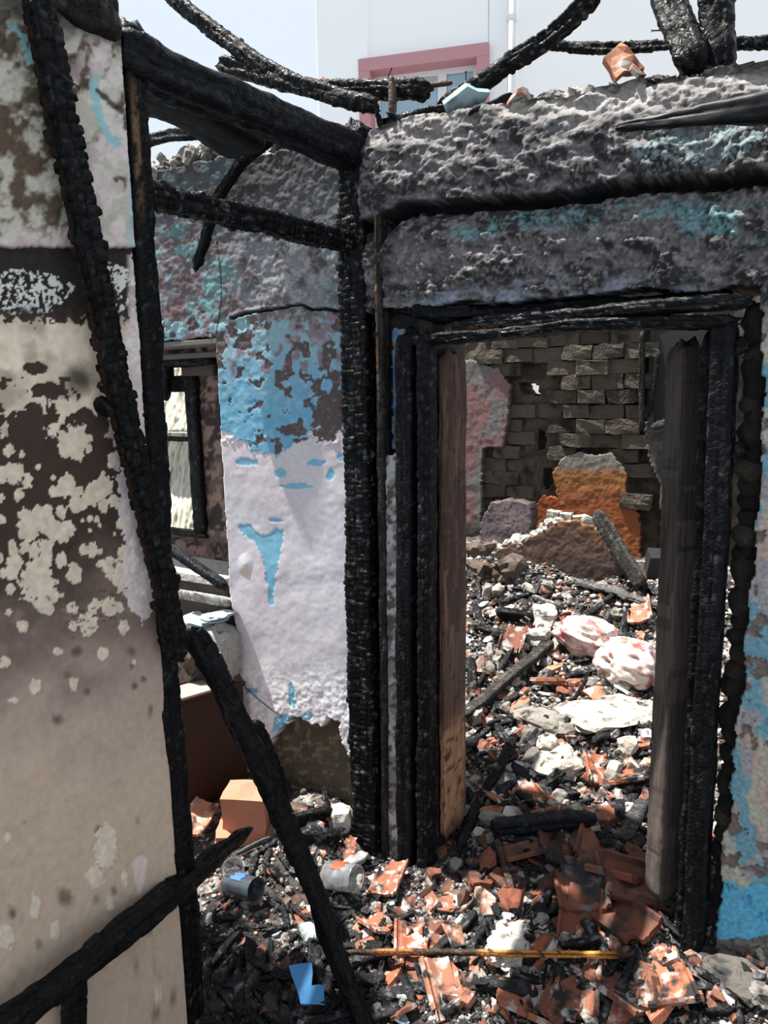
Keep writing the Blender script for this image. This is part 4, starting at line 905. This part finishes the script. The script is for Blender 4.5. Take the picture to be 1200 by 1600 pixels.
scatter('charcoal_piece', 'front', 66, COAL, .35, .3, 1.3, 'burnt wood fragment', 'charcoal', 15, .006)
scatter('charcoal_piece', 'corner', 60, COAL, .4, .3, 1.0, 'burnt wood fragment', 'charcoal', 12, .006)
scatter('charcoal_piece', 'left', 14, COAL, .35, .4, .9, 'burnt wood fragment', 'charcoal', 14, .006)
scatter('plaster_shard', 'slope', 22, FLAT, .5, .5, 1.2, 'plaster flake', 'plaster', 20)
scatter('plaster_shard', 'front', 18, FLAT, .5, .3, .9, 'plaster flake', 'plaster', 20)
scatter('plaster_shard', 'corner', 8, FLAT, .5, .3, .6, 'plaster flake', 'plaster', 20)
DST = [blob_mesh('rubble_stone', .034, 400+k, M_DSTONE, (1.1, .85, .7), 2, .45, .5) for k in range(4)]  # dark copies of the rubble stones, shade put into their colour
for k, m in enumerate(DST): m['d'] = ['rounded', 'angular', 'lumpy', 'flat'][k]
scatter('charcoal_piece', 'shade_corner', 60, COAL[:1]+COAL[3:4]+COAL[6:7], .4, .4, 1.4, 'burnt wood fragment', 'charcoal', 13, .008)
scatter('rubble_stone', 'shade_corner', 30, DST, 1.5, .3, .9, 'shade-tinted black stone', 'stone', 15)
scatter('tile_shard', 'shade_corner', 12, SHD, .6, .3, .8, 'shade-tinted sooty terracotta shard', 'tile shard', 18)
label_scatter()
# uncountable grit between them
def grit(name, n, area, s0, s1, cols, label, seed, flatz=.7):
    r = np.random.default_rng(seed)
    b = bmesh.new(); bmesh.ops.create_icosphere(b, subdivisions=1, radius=1)
    ico = np.array([v.co for v in b.verts]); idx = np.array([[v.index for v in f.verts] for f in b.faces]); b.free()
    ico = ico[:42]
    if len(ico) > 12:
        b = bmesh.new(); bmesh.ops.create_cube(b, size=1.5); ico = np.array([v.co for v in b.verts]); idx = np.array([[v.index for v in f.verts] for f in b.faces]); b.free()
    x0, x1, y0, y1 = area; X = r.uniform(x0, x1, n); Y = r.uniform(y0, y1, n); S = s0+(s1-s0)*r.random(n)**2.5
    m = len(ico); V = np.zeros((n, m, 3))
    q = r.normal(size=(n, 4)); q /= np.linalg.norm(q, axis=1)[:, None]; w, a, b_, c = q.T
    Rm = np.stack([1-2*(b_*b_+c*c), 2*(a*b_-c*w), 2*(a*c+b_*w), 2*(a*b_+c*w), 1-2*(a*a+c*c), 2*(b_*c-a*w), 2*(a*c-b_*w), 2*(b_*c+a*w), 1-2*(a*a+b_*b_)], 1).reshape(n, 3, 3)
    L = ico[None]*(r.uniform(.45, 1.15, (n, 1, 3)))*(r.uniform(.7, 1.25, (n, m, 1)))
    V = np.einsum('nij,nmj->nmi', Rm, L)*S[:, None, None]
    V[..., 2] *= flatz
    V += np.stack([X, Y, gz(X, Y)+S*.3], 1)[:, None, :]
    F = (idx[None]+(np.arange(n)*m)[:, None, None]).reshape(-1, idx.shape[1])
    k = r.integers(0, len(cols), n); C = np.array(cols)[k]*r.uniform(.7, 1.25, (n, 1)); C = np.repeat(C, m, 0)
    o = mesh_obj(name, V.reshape(-1, 3), F, M_ASH2, None, C, smooth=False)
    return tag(o, label, 'rubble', kind='stuff')
M_ASH2 = vmat('grit', .85, 120, .4, .25, .2)
G1 = [lin(160, 156, 152), lin(120, 116, 112), lin(84, 82, 80), (.02, .02, .022), (.03, .03, .03), lin(150, 144, 140), lin(190, 184, 176), (.015, .015, .017), lin(170, 166, 160), lin(100, 98, 96), (.02, .02, .02), lin(168, 116, 92)]
G2 = [(.02, .02, .022), (.03, .03, .032), lin(70, 68, 68), lin(120, 116, 112), (.015, .015, .016), lin(120, 70, 52), (.02, .02, .02)]
grit('fine_rubble', 17000, (-1.3, 1.2, .47, 2.1), .003, .022, G1, 'fine ash, grit and crumbs covering the slope beyond the doorway', 1)
grit('fine_rubble', 7000, (.0, .45, -.95, -.5), .002, .012, [(.02, .02, .02), (.015, .015, .016), (.03, .03, .03), lin(60, 58, 58), (.02, .02, .02), lin(90, 60, 48)], 'crumbs tinted black for shade in the heap at the bottom left', 8)  # black crumb colours deepen the corner's shade
grit('fine_rubble', 22000, (.03, 1.4, -.5, -.03), .002, .012, G2+G1[:3], 'fine ash and charcoal crumbs across the floor before the doorway', 2)
grit('fine_rubble', 5000, (-1.2, -.03, -.8, -.02), .002, .012, G1, 'fine pale grit along the foot of the lilac wall', 3)

grit('fine_rubble', 4500, (.22, 1.12, -.02, .27), .002, .013, G2, 'fine sooty grit on the door threshold between the jambs', 4)
grit('fine_rubble', 2600, (-.36, 1.2, .27, .47), .003, .02, G1, 'fine ash and crumbs just behind the door threshold', 6)

# ------------------------------------------------------------------ larger pieces set out one by one
def gs(x, y): return float(gz(x, y))
def depth_at(p): return (np.array(p)-CAM)@cF
def stick(name, pts, w, h, label, cat='stick', lift=.5, **k):
    P = []
    for q in pts:
        p = ghit(q[0], q[1]).copy(); p[2] += w*lift+(q[2] if len(q) > 2 else 0); P.append(tuple(p))
    return beam(name, P, w, h, label, cat, **k)
def lump(name, x, y, rpx, mat, label, cat, sq=(1, .9, .8), seed=0, lift=.45, sub=3, amp=.35, fq=.4, smooth=False, rot=None, fr=2.0):
    p = ghit(x, y); r = rpx*depth_at(p)/FPX
    return put(name, blob_mesh(name, r, seed, mat, sq, sub, amp, fq, smooth, fr=fr), (p[0], p[1], p[2]+r*lift*sq[2]), rot or (0, 0, seed), 1.0, label, cat)
def bigtile(x, y, sc, k, label, tilt=(0, 0), yaw=0., lift=.02, name='roof_tile', cat='roof tile'):
    p = ghit(x, y); return put(name, (TFRD if 1318 < y < 1480 and x > 800 else TFR)[k % 7], (p[0], p[1], p[2]+lift), (tilt[0], tilt[1], yaw), sc, label, cat)  # tiles in the shaded doorway take the shade-tinted copies
# far mound
fs_ = slab('fallen_plaster_slab', [(764, 872), (784, 856), (812, 846), (838, 836), (866, 816), (898, 812), (930, 826), (950, 846), (962, 880), (968, 925), (764, 925)], 1.95, .16, M_PL,
     lambda px, py, P: mixc(mixc(np.zeros(px.shape+(3,))+lin(104, 84, 74), lin(84, 70, 66), sst(850, 900, py)), lin(140, 98, 66), sst(14, 3, dline([(860, 820), (900, 816), (932, 832), (952, 856)], px, py)+(fbm(px/8, py/8, s=1)-.5)*10)*.6), step=.005)
tag(fs_, 'large curved brown plaster slab fallen before the orange far wall', 'plaster slab')
fs2 = slab('fallen_plaster_slab', [(750, 842), (752, 812), (766, 786), (800, 780), (826, 788), (832, 800), (830, 838), (800, 850), (760, 850)], 2.25, .10, M_EARTH, colmix((128, 112, 116), (104, 92, 96), 12), step=.005)
tag(fs2, 'pinkish grey plaster slab standing left behind the brown slab', 'plaster slab')
M_SUN = rmat('crumbled_mud', [(0, lin(186, 180, 170)), (1, lin(150, 144, 134))], .95, [((.10, .09, .08), (.58, .68))], 20, bscale=40, bstr=1, bdist=.01)
RC = random.Random(4)
for k in range(26):
    x = 770+k*7.4; y = np.interp(x, [764, 784, 812, 838, 866, 898, 930, 950, 965], [872, 856, 846, 836, 818, 813, 826, 846, 875])+RC.uniform(-5, 4)
    p = at(x, y, 1, 2.0+RC.uniform(-.03, .08)); put('crumb', blob_mesh('crumb', RC.uniform(.022, .042), 700+k, M_SUN, (1.3, 1, .8), 2, .5, .3), tuple(p), (0, RC.random(), k), 1.0, parent=fs_)
for k, (x, y, l) in enumerate([(865, 808, 'left'), (885, 812, 'middle'), (905, 816, 'right')]):
    p = at(x, y, 1, 2.02); o = box('mud_block', tuple(p), (.066, .07, .075), M_SUN, (0, .1*(1-k), .2*k), jit=.008, seed=k*4)
    tag(o, f'{l} one of three small pale blocks on the fallen brown slab', 'block', 'three small blocks on the fallen slab')
for k, (x, y, r, l) in enumerate([(752, 868, 20, 'tall dark broken mud lump left of the fallen brown slab'), (800, 900, 30, 'brown triangular mud slab leaning in front of the fallen slab'), (748, 900, 22, 'dark brown lump with pale edge at the mound left end')]):
    lump('mud_lump', x, y, r, M_DARKMUD, l, 'mud lump', (1.3, .7, .9), 720+k, .3)
beam('charred_plank', [A_(932, 800, 1, 1.9), A_(960, 848, 1, 1.85), A_(1002, 915, 1, 1.75)], .09, .035, 'charred plank leaning on the right end of the fallen brown slab', 'plank', seed=301, up=(0, 1, .3), base=(.06, .055, .05), ash=.2, rag=.4, crackd=.003)
stick('burnt_plank', [(900, 918), (965, 935), (1040, 962)], .07, .03, 'broad ash-grey burnt plank above the cloth bundle by the right post', 'plank', seed=302, base=(.12, .12, .12), ash=.3, rag=.4)
bp_ = box('tin_box', tuple(ghit(1012, 905)+np.array([.06, .05, .08])), (.16, .14, .12), flat('black_tin', (.02, .02, .022), .5), (.2, .1, .4), jit=.01); tag(bp_, 'crushed black box beside the right door post on the mound', 'box')
# cloth bundles
def cloth(name, x, y, rpx, sq, seed, label, rot, stain):
    p = ghit(x, y); r = rpx*depth_at(p)/FPX
    bm = bmesh.new(); bmesh.ops.create_icosphere(bm, subdivisions=5, radius=1)
    V = np.array([v.co for v in bm.verts]); F = np.array([[v.index for v in f.verts] for f in bm.faces]); bm.free()
    a, b_, c = V.T; big = fbm(a*1.2+seed, b_*1.2, c*1.2, s=seed)-.5
    fold = 1-2*np.abs(fbm(a*.9+seed, b_*3.2+a, c*3.2, o=2, s=seed+1)-.5)*2; cr = fbm(a*7, b_*7, c*7, s=seed+2)-.5
    q = V*(1+.55*big+.16*(fold-.5)+.015*cr)[:, None]*np.array(sq)*r
    n = fbm(a*1.8, b_*1.8, c*1.8, s=seed+3); n2 = fbm(a*5, b_*5, c*5, s=seed+4)
    C = np.zeros((len(V), 3))+lin(216, 196, 190); C = mixc(C, lin(180, 70, 84), sst(.53, .62, n)*stain); C = mixc(C, lin(120, 84, 64), sst(.55, .65, n2)*.7); C = mixc(C, (.06, .05, .045), sst(.68, .74, fbm(a*2+4, b_*2, c*2, s=seed+6))*.85)
    o = mesh_obj(name, q, F, M_SHEET, None, C); o.location = (p[0], p[1], p[2]+r*sq[2]*.45); o.rotation_euler = rot
    return tag(o, label, 'cloth')
cloth('cloth_bundle', 918, 1010, 46, (1.1, .8, .72), 31, 'crumpled white and pink-stained cloth bundle, left of the two on the mound', (0, .25, .3), .8)
cloth('cloth_bundle', 984, 1058, 50, (1.0, .85, .85), 37, 'crumpled white cloth bundle with red streaks against the right door post', (0, .3, .5), .9)
lump('mud_lump', 850, 975, 24, M_PALE, 'pale scorched lump just left of the cloth bundles', 'lump', (1.2, .8, .9), 731)
lump('mud_lump', 842, 1008, 20, M_PALE, 'smaller scorched lump below the pale one left of the cloth', 'lump', (1, .8, 1), 732)
lump('rubble_block', 870, 1205, 36, M_STONE, 'large oval ash-grey stone in the middle of the sunlit slope', 'stone', (1.2, .9, .6), 733)
lump('rubble_block', 855, 1168, 20, M_STONE, 'rough grey stone just above the large oval stone', 'stone', (1, .9, .7), 734)
lump('rubble_block', 845, 1135, 34, M_STONE, 'broad grey mud block below the speckled plank', 'stone', (1.3, .9, .5), 735)
lump('rubble_block', 950, 1120, 60, M_SUN, 'wide flat pale ash-covered slab below the red-streaked cloth', 'slab', (1.3, .9, .25), 736)
lump('rubble_block', 740, 1120, 18, M_STONE, 'squared grey block at the left of the slope', 'stone', (1, .9, .8), 737)
stick('speckled_plank', [(724, 1135), (790, 1078), (862, 1018)], .055, .03, 'speckled charred plank lying diagonally across the sunlit slope', 'plank', seed=310, base=(.05, .045, .042), crackd=.001, rag=.08, lift=.9, ash=.1, sq=9)
stick('charred_plank', [(736, 1040), (738, 1085), (742, 1130)], .045, .03, 'alligator-charred plank pointing up the slope at the left', 'plank', seed=311, lift=.8, ash=.2)
stick('thin_stick', [(878, 1140), (940, 1158), (1012, 1172)], .014, .014, 'long thin black stick on the slope ending at the right post', 'stick', seed=312, crackd=.001, lift=1.4)
stick('thin_stick', [(872, 1122), (900, 1095), (918, 1062)], .016, .012, 'short black stick pointing at the cloth bundles', 'stick', seed=313, crackd=.001, lift=1.4)
stick('charred_log', [(776, 966), (805, 970), (838, 978)], .06, .06, 'charred log end on the mound left of the pale lump', 'log', seed=314)
stick('charred_log', [(756, 955), (800, 942), (842, 930)], .035, .03, 'slanting charred stick high on the mound', 'stick', seed=315, ash=.2)
stick('pale_stick', [(832, 936), (874, 952)], .035, .03, 'sunlit white-ashed stick above the pale lump', 'stick', seed=316, base=(.35, .34, .33), crackd=.001)
stick('orange_board', [(776, 992), (822, 990)], .025, .03, 'scorched orange-brown board end left of the lumps', 'board', seed=317, base=tuple(lin(150, 92, 52)), crackd=.001, ash=-.2)
bigtile(800, 1012, 1.0, 1, 'red-brown lipped tile below the orange board end', (.5, .2), .3, .04)
bigtile(868, 1080, 1.1, 2, 'pale tile fragment below the left cloth bundle', (-.3, .3), 1.2, .03)
bigtile(1000, 965, 1.0, 4, 'red tile between the grey burnt plank and the right post', (.4, -.4), .2, .03)
stick('charred_branch', [(802, 1172), (778, 1222), (744, 1282), (718, 1345)], .04, .038, 'curved alligator-charred branch bending down to the left of the threshold', 'branch', seed=320, lift=1.2, cs=.02, crackd=.007)
stick('charred_branch', [(838, 1205), (868, 1232), (905, 1250)], .026, .024, 'thin charred stick curving under the large oval stone', 'stick', seed=321, lift=.6, cs=.02)
stick('threshold_beam', [(768, 1312), (850, 1305), (928, 1298)], .055, .05, 'blue-black charred beam lying level on the threshold', 'beam', seed=322, lift=.9, base=(.016, .018, .025), crackd=.003, rag=.15, ash=-.1, wood=[(.35, .95, .35, .6, (120, 96, 80))])
stick('charred_branch', [(918, 1302), (962, 1336)], .04, .035, 'charred stub pointing down from the threshold beam right end', 'stub', seed=323)
stick('charred_plank', [(975, 1320), (1006, 1262)], .05, .03, 'split sunlit charred plank against the right post foot', 'plank', seed=324, ash=.2, base=(.06, .06, .06))
stick('thin_board', [(776, 1330), (800, 1410)], .025, .02, 'thin upright scorched board left in the threshold shade', 'board', seed=325, base=(.07, .05, .04), crackd=.001, lift=1.6)
for k, (x, y, sc, m, tl, yw, l) in enumerate([
        (905, 1395, 1.25, 0, (.15, -.1), .5, 'large shade-tinted sooty lipped tile, leftmost of the pile right of the threshold'), (955, 1375, 1.35, 3, (-.25, .2), 1.3, 'large flat tile topmost in the pile right of the threshold'),
        (1000, 1400, 1.3, 5, (.3, -.3), 2.0, 'orange tile tipped against the right post in the tile pile'), (930, 1345, 1.2, 2, (.1, .3), .2, 'dark red tile at the back of the threshold tile pile'),
        (975, 1455, 1.15, 6, (-.2, -.3), 1.0, 'brown tile standing at the front of the threshold tile pile'), (905, 1445, 1.0, 1, (.6, .1), .3, 'thick lipped tile end facing front below the tile pile'),
        (860, 1335, .9, 4, (.2, .4), .8, 'dark tile just under the blue-black beam'), (822, 1345, .8, 5, (-.2, .2), 2.2, 'olive-brown tile piece left under the blue-black beam'),
        (935, 1215, .95, 2, (.3, .3), .6, 'orange tile right of the large oval stone'), (975, 1230, .9, 0, (-.3, .2), 1.8, 'curved orange tile beside the right post on the slope'),
        (820, 1250, .9, 3, (.2, -.3), .9, 'pale sunlit tile below the oval stone to the left'), (850, 1275, .9, 6, (.1, .2), 2.6, 'white-dusted tile just above the blue-black beam'),
        (765, 1248, .7, 1, (.3, .1), 1.5, 'pinkish tile beside the curved branch'), (690, 1560, .9, 2, (.5, .3), 1.0, 'orange tile edge-up at the bottom centre left'),
        (905, 1555, 1.0, 0, (.2, -.2), .2, 'pale orange lipped tile at the bottom centre'), (960, 1565, .95, 4, (.1, .3), 1.4, 'broken tile with sunlit lip at the bottom right of centre'),
        (880, 1585, .9, 5, (-.2, .1), .1, 'grooved tile lying at the very bottom edge'), (820, 1590, .9, 1, (.3, .2), 2.0, 'dark edged tile at the bottom edge centre'),
        (1050, 1540, .8, 3, (.3, -.4), .5, 'orange tile below the sunlit stick at right'), (1055, 1575, .8, 6, (-.3, .3), 1.9, 'dusty tile above the bottom right black log'),
        (640, 1490, .8, 2, (.2, .2), .6, 'grey-dusted flat tile right of the clear jar'), (590, 1460, .7, 5, (-.3, .2), 1.1, 'brown tile by the steep black stud foot'), (610, 1385, .8, 0, (.2, -.2), .2, 'grey slate-like tile at the foot of the corner post')]):
    bigtile(x, y, sc, m, l, tl, yw, .025)
# front strip
stick('scorched_lath', [(548, 1516), (700, 1516), (850, 1520), (985, 1522)], .018, .016, 'long scorched orange-brown lath lying level across the front rubble', 'lath', seed=330, base=(.06, .04, .028), crackd=.0005, rag=.02, lift=3.2, ash=-.2, sq=9, wood=[(.05, .3, 0, 1, (150, 96, 54)), (.45, .97, 0, 1, (196, 130, 60))], wob=.001)
lump('ash_lump', 795, 1482, 36, M_SUN, 'white ash lump behind the long scorched lath', 'ash', (1.3, .9, .45), 740, fr=3, amp=.35, sub=4)
stick('charred_log', [(752, 1548), (840, 1560)], .045, .035, 'short grey charred log under the scorched lath', 'log', seed=331, base=(.03, .03, .03), crackd=.002)
stick('charred_log', [(1040, 1590), (1110, 1588), (1185, 1580)], .03, .028, 'black charred log at the bottom right edge', 'log', seed=332, cs=.016, crackd=.007)
stick('charred_branch', [(1040, 1486), (1085, 1530), (1130, 1556), (1176, 1572)], .026, .024, 'sunlit charred stick running from right jamb foot to bottom right', 'stick', seed=333, ash=.3, lift=1)
lump('rubble_block', 1150, 1535, 40, M_STONE, 'grey broken block at right beneath the blue paint', 'block', (1.3, .9, .5), 741)
lump('rubble_block', 1185, 1560, 24, M_STONE, 'bluish grey block at the right edge of the frame', 'block', (1, .9, .7), 742)
lump('rubble_block', 1100, 1505, 22, M_DARKMUD, 'dark block between right jamb foot and grey block', 'block', (1.2, .9, .5), 743)
# corner heap
lump('round_stone', 533, 1288, 22, M_SUN, 'round white sunlit stone at the foot of the lilac wall', 'stone', (1, .9, 1), 750, amp=.2)
stick('ash_stone', [(520, 1382), (545, 1362), (572, 1345)], .05, .035, 'elongated ash-white stone in front of the corner post', 'stone', seed=340, base=(.42, .41, .42), crackd=.002, ash=-.1, mat=M_EARTH, rag=.4, sq=2.5)
stick('charred_log', [(458, 1296), (490, 1292), (518, 1284)], .045, .045, 'charred log by the lilac wall, upper of two', 'log', seed=341, lift=.9, crackd=.007)
stick('charred_log', [(468, 1318), (500, 1322), (532, 1326)], .045, .04, 'charred log by the lilac wall, lower of two', 'log', seed=342, lift=.9, crackd=.007, ash=.15)
stick('metal_strip', [(370, 1345), (402, 1328), (430, 1318)], .012, .02, 'thin grey metal strip behind the clear tumbler', 'strip', seed=343, base=(.12, .12, .12), crackd=.0003, lift=2)
lump('shoe_scrap', 462, 1270, 16, M_DARKMUD, 'curled grey and orange tile scrap left of the round white stone', 'scrap', (1.4, .8, .6), 751)
bigtile(544, 1338, .5, 3, 'orange tile piece between round stone and corner post', (.5, .3), .3, .03)
mg2, nt2, b2 = mat_base('clear_glass'); b2.inputs['Transmission Weight'].default_value = .92; b2.inputs['Roughness'].default_value = .12; b2.inputs['Base Color'].default_value = (.85, .88, .88, 1); b2.inputs['IOR'].default_value = 1.45
mg3, nt3, b3 = mat_base('dark_glass'); b3.inputs['Transmission Weight'].default_value = .6; b3.inputs['Roughness'].default_value = .15; b3.inputs['Base Color'].default_value = (.10, .12, .14, 1)
M_RED = flat('red_print', lin(210, 70, 50), .5); M_BLUEL = flat('blue_print', lin(60, 100, 170), .5)
def jar(x, y, r, h, mat, tilt, yaw, label, cat, pm, lift, pa=1.0):
    p = ghit(x, y); root = empty('glass_jar', (p[0], p[1], p[2]+lift)); tag(root, label, cat)
    prof = [(r*.9, 0), (r, .006), (r*1.02, h*.5), (r, h*.96), (r*1.03, h), (r*.97, h), (r*.94, h*.95), (r*.95, h*.5), (r*.9, .012), (0.0005, .010)]
    n = 32; V = [(0.0005, 0, 0)]; V = []; F = []
    prof = [(0.0005, 0)]+prof
    for (a, z) in prof:
        for k in range(n):
            wv = 1+(.02 if a > .01 else 0)*math.cos(k*2*math.pi/n*10); V.append((a*wv*math.cos(k*2*math.pi/n), a*wv*math.sin(k*2*math.pi/n), z))
    for i in range(len(prof)-1):
        for k in range(n): F.append((i*n+k, i*n+(k+1) % n, (i+1)*n+(k+1) % n, (i+1)*n+k))
    o = mesh_obj('glass_body', V, F, mat); o.parent = root
    # print: a curved decal of real thickness hugging the glass
    V = []; F = []
    ks = 10
    for (rr, z0) in ((1.035, .3), (1.06, .3)):
        for j in range(5):
            for k in range(ks+1):
                a = pa+k/ks*1.1; z = h*(.32+.36*j/4)+(.006*math.sin(k*1.3) if j in (0, 4) else 0); V.append((r*rr*math.cos(a), r*rr*math.sin(a), z))
    m = 5*(ks+1)
    for s_ in (0, m):
        for j in range(4):
            for k in range(ks): q = (s_+j*(ks+1)+k, s_+j*(ks+1)+k+1, s_+(j+1)*(ks+1)+k+1, s_+(j+1)*(ks+1)+k); F.append(q if s_ else q[::-1])
    l = mesh_obj('print', V, F, pm); l.parent = root; l['label'] = 'faded coloured print on the glass'
    root.rotation_euler = (tilt[0], tilt[1], yaw); return root
jar(366, 1385, .034, .085, mg2, (.25, .2), .2, 'clear ribbed glass tumbler with red print, left in the corner heap', 'tumbler', M_RED, .01, -2.2)
jar(358, 1402, .036, .13, mg3, (1.35, .0), 1.55, 'dark smoky glass jar with a blue stripe lying below the tumbler', 'jar', M_BLUEL, .05)
jar(512, 1388, .042, .12, mg2, (1.35, .0), 1.6, 'clear glass jar with red print lying right of the steep stud', 'jar', M_RED, .05)
pb = prism('painted_fragment', [(-.055, .04), (.005, .055), (.015, 0), (.05, .005), (.06, -.04), (-.005, -.045), (-.03, 0)], .014, flat('blue_paint', lin(66, 124, 172), .7), seed=5)
p = ghit(505, 1575); put('painted_fragment', pb, (p[0]-.04, p[1]-.02, p[2]+.06), (.5, .1, .5), 1.0, 'bright blue painted plaster fragment at the bottom in the dark corner', 'fragment')
lump('grey_cap', 482, 1465, 20, M_WHITE, 'pale blue-grey domed chunk right of the dark glass jar', 'chunk', (1, .9, .7), 760, amp=.2)
# left room: burnt cabinet, clay block, tile rubble
M_CAB = flat('scorched_cabinet', lin(50, 29, 22), .6, .3, bs=12, bstr=.3)
M_CABT = flat('lit_cabinet_top', lin(150, 138, 130), .7, .3, bs=12, bstr=.3)  # paler colour on the top panel stands in for light falling on it
cab = empty('cabinet', (-.58, -.10, .10), (0, 0, 0)); tag(cab, 'scorched reddish-brown metal cabinet behind the leaning studs', 'cabinet')
ca, cb_ = at(287, 1099, 2, .55), at(380, 1071, 2, .55); cdv = (cb_-ca); cdv[2] = 0; cl = np.linalg.norm(cdv); cdv /= cl; cn = np.array([-cdv[1], cdv[0], 0]); cyaw = math.atan2(cdv[1], cdv[0])
def cbox(name, u0, u1, w0, w1_, z0, z1, mat):
    c = ca+cdv*(u0+u1)/2+cn*(w0+w1_)/2; return child(box(name, (c[0], c[1], (z0+z1)/2), (u1-u0, w1_-w0, z1-z0), mat, (0, 0, cyaw), bev=.003), cab)
W_ = cl+.06
cbox('front_panel', -.06, cl, 0, .012, .14, .55, M_CAB); cbox('side_panel', cl-.012, cl, .012, .2, .14, .55, M_CAB); cbox('side_panel', -.06, -.048, .012, .2, .14, .55, M_CAB)
cbox('cabinet_top', -.062, cl-.02, .012, .2, .525, .540, M_CABT); cbox('lid', -.05, cl+.01, -.004, .014, .548, .566, M_CAB); cbox('back_panel', -.06, cl, .19, .2, .14, .55, M_CAB)
M_CLAY = flat('clay_block', lin(178, 118, 96), .85, .2, bs=30, bstr=.5)
p = at(388, 1262, 2, .2); o = box('terracotta_block', tuple(p), (.16, .12, .14), M_CLAY, (.05, .02, .5), jit=.012); tag(o, 'large sunlit terracotta block between the brown cabinet and the steep stud', 'block')
p = at(385, 1300, 2, .12); o = box('terracotta_slab', tuple(p), (.20, .12, .04), M_CLAY, (.1, .12, .7), jit=.01, seed=6); tag(o, 'pale orange slab under the terracotta block', 'slab')
bigtile(312, 1300, .9, 2, 'orange roof tile under the brown cabinet corner', (.2, .1), .3, .05)
# bits on the wall tops
def topbit(name, x, y, v, me, rot, sc, label, cat): return put(name, me, tuple(at(x, y, 1, v)), rot, sc, label, cat)
CUR = [m for m in SHARD if m['d'] == 'curved']
topbit('ridge_tile', 968, 104, .05, CUR[0], (1.25, .3, .4), (1.1, 1.5, 1.3), 'curved orange roof tile standing on the wall top near the upper right', 'roof tile')
topbit('ridge_tile', 990, 114, .03, CUR[1], (.9, .2, 1.2), .7, 'small tile leaning on the standing orange one on the wall top', 'roof tile')
topbit('ridge_tile', 722, 166, .04, FLAT[1], (-.5, -.5, .3), 1.6, 'pale grey tile under the slanting rafter on the wall top', 'roof tile')
topbit('ridge_tile', 768, 164, .03, COAL[2], (-.2, -.4, .9), 1.0, 'dark burnt lump second along the wall top', 'lump')
topbit('ridge_tile', 815, 160, .03, SHARD[6], (-.2, .2, .1), 1.2, 'broken brownish ridge tile on the wall top above the doorway', 'roof tile')
topbit('ridge_tile', 500, 128, .12, CUR[2], (.6, .2, .4), .5, 'small rusty tile scrap on the timber against the sky', 'roof tile')
RT = random.Random(9)
def nth(n):
    W_ = ['first', 'second', 'third', 'fourth', 'fifth', 'sixth', 'seventh', 'eighth', 'ninth', 'tenth', 'eleventh', 'twelfth', 'thirteenth', 'fourteenth', 'fifteenth', 'sixteenth', 'seventeenth', 'eighteenth', 'nineteenth']
    T_ = ['twenty', 'thirty', 'forty', 'fifty']
    if n <= 19: return W_[n-1]
    t, u = divmod(n, 10); return (T_[t-2][:-1]+'ieth') if u == 0 else T_[t-2]+'-'+W_[u-1]
for k, x in enumerate(sorted(RT.uniform(590, 1190) for _ in range(44))):
    y = np.interp(x, [560, 700, 1000, 1190], [196, 182, 132, 98])+RT.uniform(-2, 6)
    topbit('coping_stone', x, y, RT.uniform(.02, .16), RT.choice(STONE+COAL[:3]), (RT.random()*6, RT.random()*.5, RT.random()*6), RT.uniform(.35, .9), f'small sooty lump, {nth(k+1)} from the corner along the door wall top', 'stone')['group'] = 'lumps along the door wall top'
for k, x in enumerate(sorted([RT.uniform(232, 350) for _ in range(40)]+[RT.uniform(350, 560) for _ in range(16)])):
    y = np.interp(x, [230, 300, 340, 400, 560], [262, 240, 226, 218, 205])+RT.uniform(-6, 16)
    topbit('coping_stone', x, y, RT.uniform(.0, .2), RT.choice(STONE+FLAT[:2]), (RT.random()*6, RT.random()*6, RT.random()*6), RT.uniform(.5, 1.1), f'pale rubble lump, {nth(k+1)} from the left on the wall top behind the beams', 'stone')['group'] = 'lumps along the left wall top'
# unseen boards added behind the partition to shade the bottom left corner
shade_dk = empty('shade_decking', (-.9, -1.2, 2.5)); tag(shade_dk, 'unseen boards added behind the plaster partition to shade the corner', 'shade boards')
for k in range(6):
    x = -1.36+k*.165
    cb('board', [(x, -1.9, 2.56), (x, -.73+.04*math.sin(k*2.1), 2.56)], .155, .02, shade_dk, seed=600+k, crackd=.001, rag=.1, step=.02, mat=M_WOOD, base=(.03, .027, .025), sq=12)
cb('shade_joist', [(-1.5, -1.7, 2.51), (-.0, -1.7, 2.50)], .06, .08, shade_dk, seed=610, step=.02); cb('shade_joist', [(-1.5, -1.0, 2.51), (.03, -1.0, 2.50)], .05, .07, shade_dk, seed=611, step=.02)
# nails
M_NAIL = flat('iron', (.03, .03, .032), .5)
def nail(a, b, label): o = tube('nail', [a, tuple(Vector(a).lerp(Vector(b), .97)), tuple(Vector(a).lerp(Vector(b), .975)), b], [.0016, .0016, .004, .004], M_NAIL, 8); tag(o, label, 'nail')
nail(A_(97, 118, 0, .12), A_(125, 138, 0, .13), 'long nail sticking out of the leaning stud near the top left')
nail(A_(1052, 47, 1, .04), A_(1018, 48, 1, .02), 'nail pointing left from the thick rafter at upper right')
nail(A_(728, 140, 1, .1), A_(728, 112, 1, .1), 'upright nail in the slanting rafter before the pink window')
nail(A_(606, 122, 1, .15), A_(612, 106, 1, .15), 'bent nail above the small upright stub')
